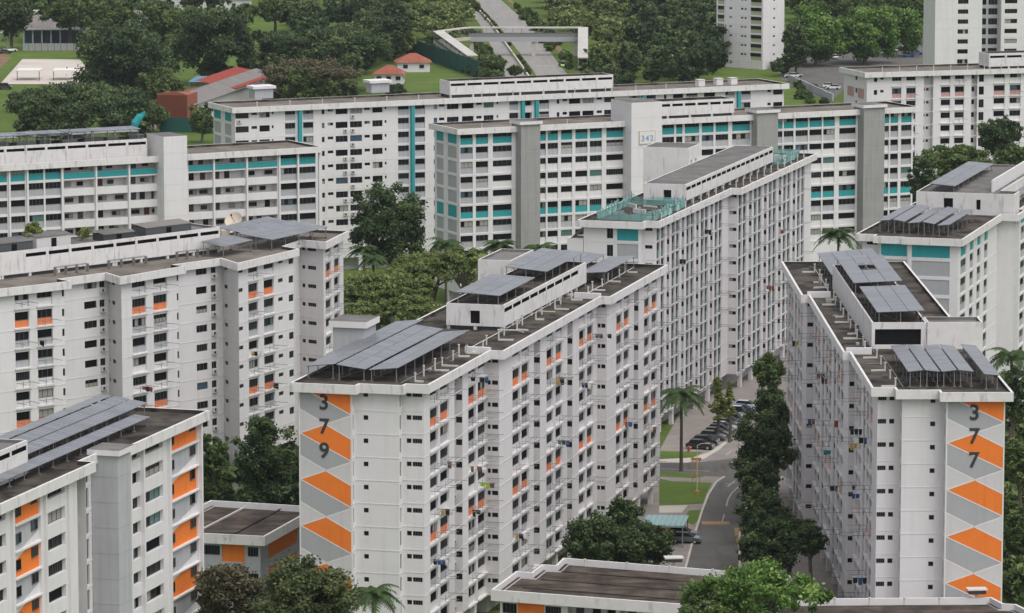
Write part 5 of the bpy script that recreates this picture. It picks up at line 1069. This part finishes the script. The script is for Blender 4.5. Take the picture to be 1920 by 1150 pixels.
def palm_mesh(seed, L):
    if (seed, L) in PM: return PM[(seed, L)]
    rng = np.random.default_rng(seed); P_, N_, S_, A_, T_ = [], [], [], [], []; b = MB()
    for i in range(21):
        th = 2 * math.pi * i / 21 + rng.uniform(-.15, .15); up = rng.uniform(.15, 1.15); ln = L * rng.uniform(.8, 1.1); pts = []
        for j in range(13):
            t = j / 12; pts.append((math.cos(th) * ln * t * math.cos(up * (1 - t * .4)), math.sin(th) * ln * t * math.cos(up * (1 - t * .4)), ln * (math.sin(up) * t - (.55 + .35 * math.cos(up)) * t * t)))
        b.tube(pts, [.06 * (1 - j / 14) for j in range(13)], 'leaf_palm', 4, False)
        sd = np.array([-math.sin(th), math.cos(th), 0])
        for j in range(1, 13):
            w = L * .24 * math.sin(math.pi * min(.95, j / 13 + .08)) + .1
            for s_ in (-1, 1):
                for f in (.0, .5):
                    c0, c1 = np.array(pts[j - 1]), np.array(pts[j]); c = c0 + (c1 - c0) * f; e_ = c + sd * s_ * w + np.array([0, 0, -w * .45 + rng.uniform(-.1, .1)]) + (c1 - c0) * .6; q = (c1 - c0) * .62
                    b.quad(tuple(c - q * .5), tuple(c + q * .5), tuple(e_ + q * .15), tuple(e_ - q * .15), 'leaf_palm')
    me = b.mesh('crown'); a = me.attributes.new('tint', 'FLOAT', 'FACE'); a.data.foreach_set('value', rng.uniform(.15, .75, len(me.polygons)).astype(np.float32)); PM[(seed, L)] = me; return me
def palm(label, x, y, Y, L, seed=1, lean=0):
    p = atY(x, y, Y); r = empty('palm_tree', (p[0], p[1], 0), label, 'palm tree', 'palms between the blocks'); put('crown', palm_mesh(seed, L), r, (lean, 0, p[2])); z = p[2]
    m = MB(); m.tube([(0, 0, 0), (lean * .3, 0, z * .35), (lean * .7, 0, z * .7), (lean, 0, z - 1.3), (lean, 0, z + .1)], [.3, .24, .2, .2, .12], 'bark', 8); m.tube([(lean, 0, z - 1.5), (lean, 0, z + .3)], [.24, .1], 'leaf_palm', 8); m.build('trunk', r)

# near and middle trees
tree('large dark tree with brownish foliage in front of block 379 gable', 575, 1118, 0, 105, 88, 'round', 'leaf_olive', Y=468)
tree('brown leaved tree beside the lower left block', 425, 1118, 0, 70, 75, 'round', 'leaf_brown', Y=473)
palm('palm with drooping fronds at the foot of block 379 gable', 700, 1112, 478, 3.6, 2)
tree('dark green tree squeezed between the lower left block and block 379', 495, 858, 0, 62, 92, 'round', 'leaf_dark', Y=575)
tree('slender lighter tree against the lower left block', 402, 872, 0, 34, 70, 'round', 'leaf_mid', Y=560)
tree('tall dark tree in front of the teal finned rear block', 733, 428, 0, 78, 84, 'round', 'leaf_dark', Y=770)
tree('flat topped olive tree behind the solar roof of block 379', 812, 512, 0, 88, 48, 'umbrella', 'leaf_canopy', Y=735)
tree('broad olive tree beside the end of the curved block', 708, 556, 0, 92, 55, 'umbrella', 'leaf_canopy', Y=715)
tree('small olive tree behind block 379 machine room', 770, 585, 0, 60, 38, 'umbrella', 'leaf_canopy', Y=690)
tree('olive tree crown close to the corner of block 379 roof', 868, 498, 0, 60, 40, 'umbrella', 'leaf_canopy', Y=705); tree('round olive tree low beside the curved block end', 672, 600, 0, 58, 42, 'umbrella', 'leaf_canopy', Y=690); tree('yellowish olive tree in the middle of the courtyard', 752, 540, 0, 62, 40, 'umbrella', 'leaf_canopy', Y=725)
palm('palm at the corner of block 342', 836, 458, 780, 4.3, 3); palm('palm below the grey core of block 342', 938, 462, 775, 4.5, 1); palm('palm beside the teal striped block', 1012, 466, 770, 4.0, 2); palm('palm with pale trunk left of the olive trees', 682, 470, 745, 3.6, 1); palm('palm close to the tall dark tree', 700, 486, 740, 3.4, 3)
palm('palm in front of the right end of block 342', 1572, 440, 765, 4.6, 1); palm('tall palm beside the road junction', 1278, 738, 627, 4.3, 2); palm('palm behind block 377 at the photo edge', 1897, 668, 600, 4.2, 3)
tree('dense dark bush beside block 379 facade', 1120, 1010, 0, 62, 52, 'round', 'leaf_dark', Y=546); tree('dark tree with yellow green shoots beside the parked cars', 1200, 1020, 0, 68, 48, 'round', 'leaf_dark', Y=548); tree('small dark tree rising behind the bush at block 379', 1170, 962, 0, 34, 32, 'round', 'leaf_dark', Y=556)
tree('tall dark tree leaning over the road at block 377', 1432, 838, 0, 62, 72, 'round', 'leaf_dark', Y=585); tree('dark round tree at the road bend by block 377', 1428, 970, 0, 52, 74, 'round', 'leaf_dark', Y=553); tree('dark tree hugging the base of block 377', 1478, 1005, 0, 58, 55, 'round', 'leaf_dark', Y=540); tree('small dark tree against the low facade of block 377', 1518, 1012, 0, 30, 38, 'round', 'leaf_dark', Y=528)
tree('dark tree filling the middle of the row beside the road', 1425, 905, 0, 46, 52, 'round', 'leaf_dark', Y=570); tree('dark leafy tree low in the row beside the road', 1440, 1020, 0, 60, 46, 'round', 'leaf_dark', Y=536); tree('dark tree at the top of the row beside block 377', 1455, 800, 0, 40, 55, 'round', 'leaf_dark', Y=605)
tree('light green young tree beside the netted block', 1442, 695, 0, 32, 36, 'round', 'leaf_mid', Y=655); tree('dark tree behind the cars next to block 377', 1452, 765, 0, 42, 50, 'round', 'leaf_dark', Y=630)
tree('sparse yellowish tree in front of the netted block', 1345, 748, 0, 24, 38, 'spire', 'leaf_yellow', Y=655); tree('thin yellowish tree beside the parked cars', 1368, 752, 0, 16, 34, 'spire', 'leaf_yellow', Y=652)
tree('bright green tree in front of the brown roofed low buildings', 1418, 1112, 0, 136, 68, 'round', 'leaf_bright', Y=466)
tree('leafy shrub at the foot of the bright green tree', 1330, 1150, 0, 60, 34, 'round', 'leaf_mid', Y=462)
tree('bright tree at the photo edge behind block 377', 1912, 865, 0, 40, 55, 'round', 'leaf_mid', Y=560); tree('dark tree at the photo edge low behind block 377', 1912, 1010, 0, 42, 75, 'round', 'leaf_mid', Y=545); tree('dark tree at the photo edge below the palm', 1900, 745, 0, 40, 60, 'round', 'leaf_dark', Y=592)
tree('broad olive tree in front of the pink panelled block', 1790, 305, 0, 72, 42, 'umbrella', 'leaf_mid', Y=860); tree('dark upright tree in front of the pink panelled block', 1872, 255, 0, 42, 40, 'round', 'leaf_dark', Y=885); tree('dark tree at the corner of block 342', 1728, 330, 0, 26, 48, 'round', 'leaf_dark', Y=820); tree('olive tree at the photo edge behind the teal gabled block', 1905, 300, 0, 40, 38, 'umbrella', 'leaf_mid', Y=865)
# far trees
tree('big round dark tree beside the pale sports court', 232, 112, 11, 98, 72, 'round', 'leaf_dark'); tree('big dark tree with a bare trunk above the red roofs', 402, 72, 14, 82, 62, 'round', 'leaf_dark'); tree('wide flat rain tree behind the corridor block solar roof', 150, 196, 13, 128, 44, 'umbrella', 'leaf_dark')
tree('layered rain tree left of the expressway', 622, 90, 13, 104, 46, 'umbrella', 'leaf_dark'); tree('brownish spreading rain tree above the teal finned block', 580, 140, 10, 88, 32, 'umbrella', 'leaf_brown'); tree('bright green tree among the brown rain trees', 572, 158, 8, 55, 34, 'round', 'leaf_mid'); tree('dark dense tree beside the rain tree', 520, 90, 10, 36, 30, 'round', 'leaf_dark')
tree('green tree half hiding the second sports hall', 130, 20, 12, 70, 34, 'round', 'leaf_mid'); tree('light tree right of the second sports hall', 215, 30, 10, 50, 36, 'round', 'leaf_mid'); tree('tree between the sports hall and the houses', 300, 40, 9, 48, 40, 'round', 'leaf_mid'); tree('green tree at the foot of the round dark tree', 300, 165, 7, 45, 36, 'round', 'leaf_mid'); tree('shrubby tree beside the brick red gable', 378, 225, 6, 26, 34, 'round', 'leaf_mid'); tree('low tree left of the bare trunk', 405, 135, 4, 36, 18, 'round', 'leaf_mid'); tree('tree behind the green court fence', 285, 215, 5, 36, 22, 'round', 'leaf_mid'); tree('bright tree at the top of the slope', 515, 18, 9, 45, 26, 'round', 'leaf_mid'); tree('dark tree at the top left corner', 20, 25, 12, 50, 40, 'round', 'leaf_dark')
tree('leafy tree at the near end of the footbridge ramp', 928, 118, 4, 22, 16, 'round', 'leaf_mid'); tree('small shrub beside the expressway barrier', 965, 132, 2.5, 16, 9, 'round', 'leaf_mid'); tree('bush in front of the small white house', 738, 168, 2.5, 24, 11, 'round', 'leaf_dark')
tree('bright tree over the far car park nearest the olive tower', 1530, 64, 10, 64, 52, 'round', 'leaf_bright'); tree('bright tree in the middle of the far car park', 1622, 60, 10, 66, 50, 'round', 'leaf_bright'); tree('bright tree beside the stair slot tower', 1696, 54, 9, 44, 50, 'round', 'leaf_bright'); tree('dark tree beside the olive balcony tower', 1492, 88, 9, 28, 46, 'round', 'leaf_dark'); tree('green tree rising behind the far car park', 1590, 8, 13, 80, 30, 'round', 'leaf_mid'); tree('tree behind the bright trees at the stair slot tower', 1712, 10, 12, 40, 34, 'round', 'leaf_mid')
palm('small palm at the foot of the olive balcony tower', 1362, 84, 1325, 3.4, 2); tree('round clipped tree by the guard house', 1222, 138, 3, 18, 16, 'round', 'leaf_dark'); tree('dark conifer like tree left of the guard house', 1170, 112, 5, 20, 26, 'spire', 'leaf_dark'); tree('reddish small tree by the low wall', 1218, 95, 4, 14, 14, 'round', 'leaf_brown')

# woods on both sides of the expressway: one mass each
def wood(name, label, spots, mat, seed):
    rng = np.random.default_rng(seed); P_, N_, S_, T_ = [], [], [], []
    for (X, Y, r, zt) in spots:
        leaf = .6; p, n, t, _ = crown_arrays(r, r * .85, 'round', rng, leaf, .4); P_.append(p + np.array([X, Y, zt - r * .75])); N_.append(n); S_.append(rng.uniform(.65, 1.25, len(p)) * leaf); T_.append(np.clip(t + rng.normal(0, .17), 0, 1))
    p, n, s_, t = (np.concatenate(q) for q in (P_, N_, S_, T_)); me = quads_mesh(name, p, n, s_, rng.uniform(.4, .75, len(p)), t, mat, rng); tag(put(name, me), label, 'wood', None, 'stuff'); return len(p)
def fill(poly, n, rmin, rmax, zt, seed):
    rnd = random.Random(seed); out_ = []; xs, ys = [p[0] for p in poly], [p[1] for p in poly]
    def inside(x, y):
        c = False
        for (xa, ya), (xb, yb) in zip(poly, poly[1:] + poly[:1]):
            if (ya > y) != (yb > y) and x < (xb - xa) * (y - ya) / (yb - ya) + xa: c = not c
        return c
    tries = 0
    while len(out_) < n and tries < 9000:
        tries += 1; x, y = rnd.uniform(min(xs), max(xs)), rnd.uniform(min(ys), max(ys)); r = rnd.uniform(rmin, rmax); z = zt * rnd.uniform(.75, 1.15)
        if not inside(x, y): continue
        X, Y = at(x, y, z * .8)
        if any(math.hypot(X - q[0], Y - q[1]) < (r + q[2]) * .55 for q in out_): continue
        out_.append((X, Y, r, z))
    return out_
wood('forest', 'mid green wood left of the expressway', fill([(700, -45), (855, -45), (885, 30), (880, 55), (800, 75), (750, 88), (700, 60)], 60, 3, 5.5, 9, 1), 'leaf_canopy', 1)
wood('forest', 'dark green wood above the rain trees', fill([(560, -45), (760, -45), (760, 40), (740, 75), (560, 45)], 45, 4, 6.5, 13, 2), 'leaf_dark', 2)
wood('forest', 'mid green wood on the slope right of the expressway', fill([(1000, -45), (1230, -45), (1220, 40), (1160, 110), (1110, 110), (1105, 60), (1040, 30)], 95, 2.6, 5.2, 8, 3), 'leaf_canopy', 3)
wood('forest', 'dark wood beside the olive balcony tower', fill([(1200, -45), (1355, -45), (1350, 60), (1335, 100), (1290, 118), (1180, 112), (1190, 50)], 75, 3.5, 6.5, 13, 4), 'leaf_dark', 4)
wood('forest', 'green wood along the top left slope', fill([(480, -45), (580, -45), (570, 40), (520, 10)], 20, 3, 5, 9, 5), 'leaf_mid', 5)
wood('forest', 'dark scrub behind the long white roofs', fill([(1100, 125), (1190, 125), (1195, 148), (1100, 146)], 18, 1.6, 3, 4, 6), 'leaf_dark', 6)
wood('forest', 'trees behind the sports halls', fill([(0, -45), (420, -45), (420, -8), (300, 0), (0, 8)], 40, 4, 6.5, 11, 7), 'leaf_dark', 7)
wood('forest', 'trees behind the far car park', fill([(1475, -45), (1730, -45), (1730, -5), (1475, 10)], 30, 4, 6.5, 12, 8), 'leaf_mid', 8)

for i, (lb, poly, n_, r0_, r1_, zt_, mt_) in enumerate((
    ('scrub around the sports halls', [(150, 60), (330, 40), (345, 95), (310, 110), (160, 90)], 26, 2.2, 4.2, 6, 'leaf_mid'),
    ('undergrowth below the round dark tree', [(185, 170), (330, 130), (345, 190), (300, 215), (215, 205)], 34, 1.8, 3.4, 4.5, 'leaf_mid'),
    ('dark trees behind the flat rain tree', [(25, 170), (200, 165), (270, 190), (270, 235), (30, 240)], 40, 2.2, 4.0, 6, 'leaf_dark'),
    ('trees between the slope and the rain trees', [(470, 60), (520, 60), (520, 130), (480, 140), (450, 130)], 14, 2.2, 3.8, 6, 'leaf_dark'),
    ('brown green canopy above the teal finned roof', [(480, 120), (660, 112), (655, 160), (500, 172)], 36, 2.4, 4.4, 6.5, 'leaf_olive'),
    ('dark wood under the layered rain tree', [(500, 60), (730, 55), (715, 92), (665, 115), (510, 115)], 50, 3, 5, 9, 'leaf_dark'),
    ('mixed trees at the foot of the houses', [(250, 20), (480, 10), (480, 40), (300, 60)], 26, 2.4, 4.2, 6, 'leaf_mid'),
    ('shrubs along the right side of the footbridge', [(1100, 100), (1180, 60), (1190, 125), (1110, 132)], 40, 1.8, 3.6, 5, 'leaf_mid'),
    ('green thicket along the left footbridge ramp', [(815, 75), (890, 118), (915, 130), (900, 140), (800, 95)], 22, 1.2, 2.4, 2.8, 'leaf_mid'),
    ('shrubs along the right verge of the expressway', [(960, 0), (1005, 25), (1050, 75), (1075, 125), (1062, 122), (1000, 50)], 34, 1.2, 2.4, 2.6, 'leaf_mid'),
    ('shrubs between the fence and the expressway', [(862, 30), (895, 60), (940, 135), (915, 140), (890, 70), (850, 40)], 26, 1.2, 2.4, 2.6, 'leaf_mid'),
    ('thin hedge on the expressway median', [(884, 0), (927, 45), (990, 130), (992, 140), (982, 118), (925, 45)], 40, .5, .9, 1.0, 'leaf_olive'),
    ('planting at the foot of the curved block', [(380, 800), (560, 800), (560, 930), (380, 930)], 22, 1.8, 3.4, 6, 'leaf_dark'),
    ('planting behind block 377', [(1885, 760), (1960, 760), (1960, 1100), (1885, 1100)], 24, 2.2, 4.0, 6, 'leaf_mid'),
    ('trees in front of the lower floors of the pink panelled block', [(1720, 300), (1960, 300), (1960, 380), (1720, 400)], 26, 3, 5, 14, 'leaf_mid'),
    ('low shrubs along the slope of the far car park', [(1560, 165), (1470, 150), (1480, 172), (1560, 200)], 10, 1.0, 1.8, 2, 'leaf_mid'),
    ('undergrowth below the far car park trees', [(1440, 95), (1500, 85), (1520, 110), (1450, 135)], 14, 1.6, 3.0, 4, 'leaf_dark'))):
    wood('undergrowth', lb, fill(poly, n_, r0_, r1_, zt_, 40 + i), mt_, 40 + i)
# ================================================================ rooftop clutter on the curved block and the corridor block
FC = Frame((-46.0, 618.0), 63)
solar('inner blue grey solar rows at the far roof end of the curved block', FC, 13, 0.2, 14, 2, 35.6, 36.2, base=33.6); solar('blue grey solar rows at the far roof end of the curved block beside the parapet', FC, 10, -6.9, 16, 3, 35.3, 35.9, base=33.6); solar('small blue grey solar row next to the machine room of the curved block', FC, 0, -4.6, 8, 2, 35.3, 35.8, base=33.6)
def roof_thing(name, label, cat, p, z, rz, build):
    r = empty(name, (*p, z), label, cat, None, rz); build(r); return r
def shed(w, d, h, wall, roof):
    def f(r):
        m = MB(); m.box(-w / 2 + .1, w / 2 - .1, -d / 2 + .1, d / 2 - .1, 0, h, wall, skip='t'); m.build('wall', r); m = MB(); m.quad((-w / 2, -d / 2, h), (w / 2, -d / 2, h), (w / 2, d / 2, h + .35), (-w / 2, d / 2, h + .35), roof); m.box(-w / 2, w / 2, -d / 2, -d / 2 + .1, h - .1, h, roof); m.build('roof', r)
        m = MB(); m.box(-.45, .45, -d / 2 + .02, -d / 2 + .12, .1, h * .8, 'void'); m.build('door', r)
    return f
roof_thing('roof_shed', 'low grey shed with dark opening on the curved block roof beside the bushes', 'shed', (-71.1, 596.8), 37.02, R(46), shed(7, 3, 1.5, 'steel_dark', 'deck_grey')); roof_thing('roof_shed', 'white shed on the middle of the curved block roof', 'shed', (-66.0, 602.5), 37.02, R(46), shed(6.5, 2.6, 1.7, 'pale', 'deck_grey')); roof_thing('roof_shed', 'dark sheet roofed shed at the end of the curved block machine room', 'shed', (-51.0, 617.6), 37.02, R(46), shed(9, 3, 1.3, 'steel_dark', 'hall_roof')); roof_thing('roof_shed', 'dark cluttered lean-to near the middle of the curved block roof', 'shed', (-57.5, 611.0), 37.02, R(46), shed(6, 2.6, 1.0, 'frame_dark', 'deck_grey'))
def bush(label, p, z, r_, mat):
    tree_n[0] += 1; rng = np.random.default_rng(tree_n[0]); q, n, t, C = crown_arrays(r_, r_ * .8, 'round', rng, .2, .3); e = empty('roof_plant', (*p, z), label, 'plant', 'plants on the curved block roof'); put('foliage', quads_mesh('foliage', q, n, rng.uniform(.6, 1.2, len(q)) * .2, rng.uniform(.4, .8, len(q)), t, mat, rng), e, (0, 0, r_ * .8 + .3)); m = MB(); m.tube([(0, 0, 0), (0, 0, .55)], [.35, .45], 'tan_frame', 8); m.build('pot', e)
for i, (x, y, r_, mt, lb) in enumerate(((62, 440, 2.0, 'leaf_yellow', 'largest yellow green bush on the curved block roof'), (30, 448, .8, 'leaf_mid', 'small bush left of the large one on the curved block roof'), (102, 426, 1.1, 'leaf_yellow', 'yellow green bush between sheds on the curved block roof'), (122, 421, .9, 'leaf_yellow', 'upright yellow plant near the white shed of the curved block'), (158, 409, 1.2, 'leaf_yellow', 'rounded pale bush behind the white shed on the curved block'), (190, 422, .7, 'leaf_mid', 'thin green plant right of the white shed'), (217, 424, .8, 'leaf_dark', 'dark green potted plant beside the dark lean-to'))):
    p = at(x, 468.5 - 0.118 * x, 37.1); bush(lb, p, 37.02, r_, mt)
def dish(r):
    m = MB(); n_ = 14; R0 = 1.4; rings = []
    for k in range(5):
        rr_ = R0 * k / 4; zz = .55 * (k / 4) ** 2; rings.append([(rr_ * math.cos(2 * math.pi * j / n_), rr_ * math.sin(2 * math.pi * j / n_), zz) for j in range(n_)])
    Tm = Matrix.Translation((0, 0, 2.4)) @ Matrix.Rotation(R(-20), 4, 'Z') @ Matrix.Rotation(R(52), 4, 'X')
    for a, b_ in zip(rings, rings[1:]):
        for j in range(n_): m.quad(*[tuple(Tm @ Vector(v)) for v in (a[j], a[(j + 1) % n_], b_[(j + 1) % n_], b_[j])], 'dish')
    m.build('reflector', r); m = MB(); m.tube([(0, 0, 0), (0, 0, 2.2)], .16, 'dish', 8); m.tube([(0, 0, 1.0), (0, .9, 2.2)], .08, 'dish'); m.build('mast', r); m = MB(); a, b_ = Tm @ Vector((0, 0, 1.6)), Tm @ Vector((0, 0, .1)); m.tube([tuple(b_), tuple(a)], .06, 'steel'); m.tube([tuple(a), tuple(a + Vector((0, 0, .3)))], .14, 'maroon', 8); m.build('feed', r); m = MB(); m.box(-2.2, -.8, -.7, .7, 0, 1.1, 'dish'); m.build('cabinet', r)
principled('dish', (.55, .47, .39), .7, .2); roof_thing('satellite_dish', 'large cream satellite dish at the end of the curved block roof room', 'satellite dish', at(440, 422, 35.5), 33.6, 0, dish)
for i, (s_, L) in enumerate(((14, 6), (24, 7), (37, 6))):   # pipe rails in front of the roof room
    a = out((-80.6, 580.5), 46.2, s_ + 9); m = MB(); m.tube([(0, 0, 1.2), (L, 0, 1.2)], .06, 'steel'); m.tube([(0, -.5, 1.15), (L, -.5, 1.15)], .05, 'steel')
    for k in range(4): m.box(k * L / 3 - .04, k * L / 3 + .04, -.5, .04, 0, 1.2, 'steel')
    m.build('pipe_rail', BM.root, BM.loc(a, 33.58), R(46))
for i, (u0, n_) in enumerate(((-52, 14), (-37, 22))):
    solar(['thin edged solar rack at the photo edge on the corridor block roof', 'long thin edged solar rack on the corridor block roof'][i], FL, u0 - 20, 4.0, n_ + 14 * (i == 0), 2, 38.6, 38.75, base=36.55, tilt_axis='v'); solar(['lower solar rack at the photo edge on the corridor block roof', 'lower second solar rack on the corridor block roof'][i], FL, u0 - 18, 9.2, n_ + 10 * (i == 0), 2, 37.6, 37.7, base=33.6)
tb = empty('chute_cover', (*at(250, 243, 34), 33.6), 'twisted teal plastic chute on the corridor block roof', 'chute'); m = MB(); m.tube([(0, 0, 0), (.4, 0, 1.6), (1.2, .2, 2.8), (2.3, .3, 3.6)], [.55, .8, .7, .3], 'net_solid' if 'net_solid' in MT else 'teal', 9); m.build('sleeve', tb); m = MB(); m.box(-.5, .8, -.5, .5, -.05, .3, 'pipe'); m.build('base', tb)

for i in range(9):    # dark boxes added to stand for the shade under the solar racks
    m = MB(); m.box(0, 2.2 + (i % 3) * .7, 0, 1.6, 0, .7 + .2 * (i % 2), 'frame_dark' if i % 2 else 'steel_dark'); m.build('rack_shade_box', BL.root, BL.loc(FL(-66 + i * 4.3, 4.4), 36.55), FL.a)
# ================================================================ thin air haze over the whole estate
hz = MB(); hz.box(-1000, 1000, -60, 4200, -1.5, 150, 'steel'); me = hz.mesh('haze'); me.materials.clear()
hm = bpy.data.materials.new('haze_air'); hm.use_nodes = True; hn = hm.node_tree.nodes; hn.clear(); ho = hn.new('ShaderNodeOutputMaterial'); hv = hn.new('ShaderNodeVolumePrincipled')
hv.inputs['Density'].default_value = 0.000032; hv.inputs['Color'].default_value = (0.80, 0.86, 0.93, 1); hv.inputs['Anisotropy'].default_value = 0.2
hm.node_tree.links.new(hv.outputs[0], ho.inputs['Volume']); me.materials.append(hm); tag(put('haze', me), kind='stuff')
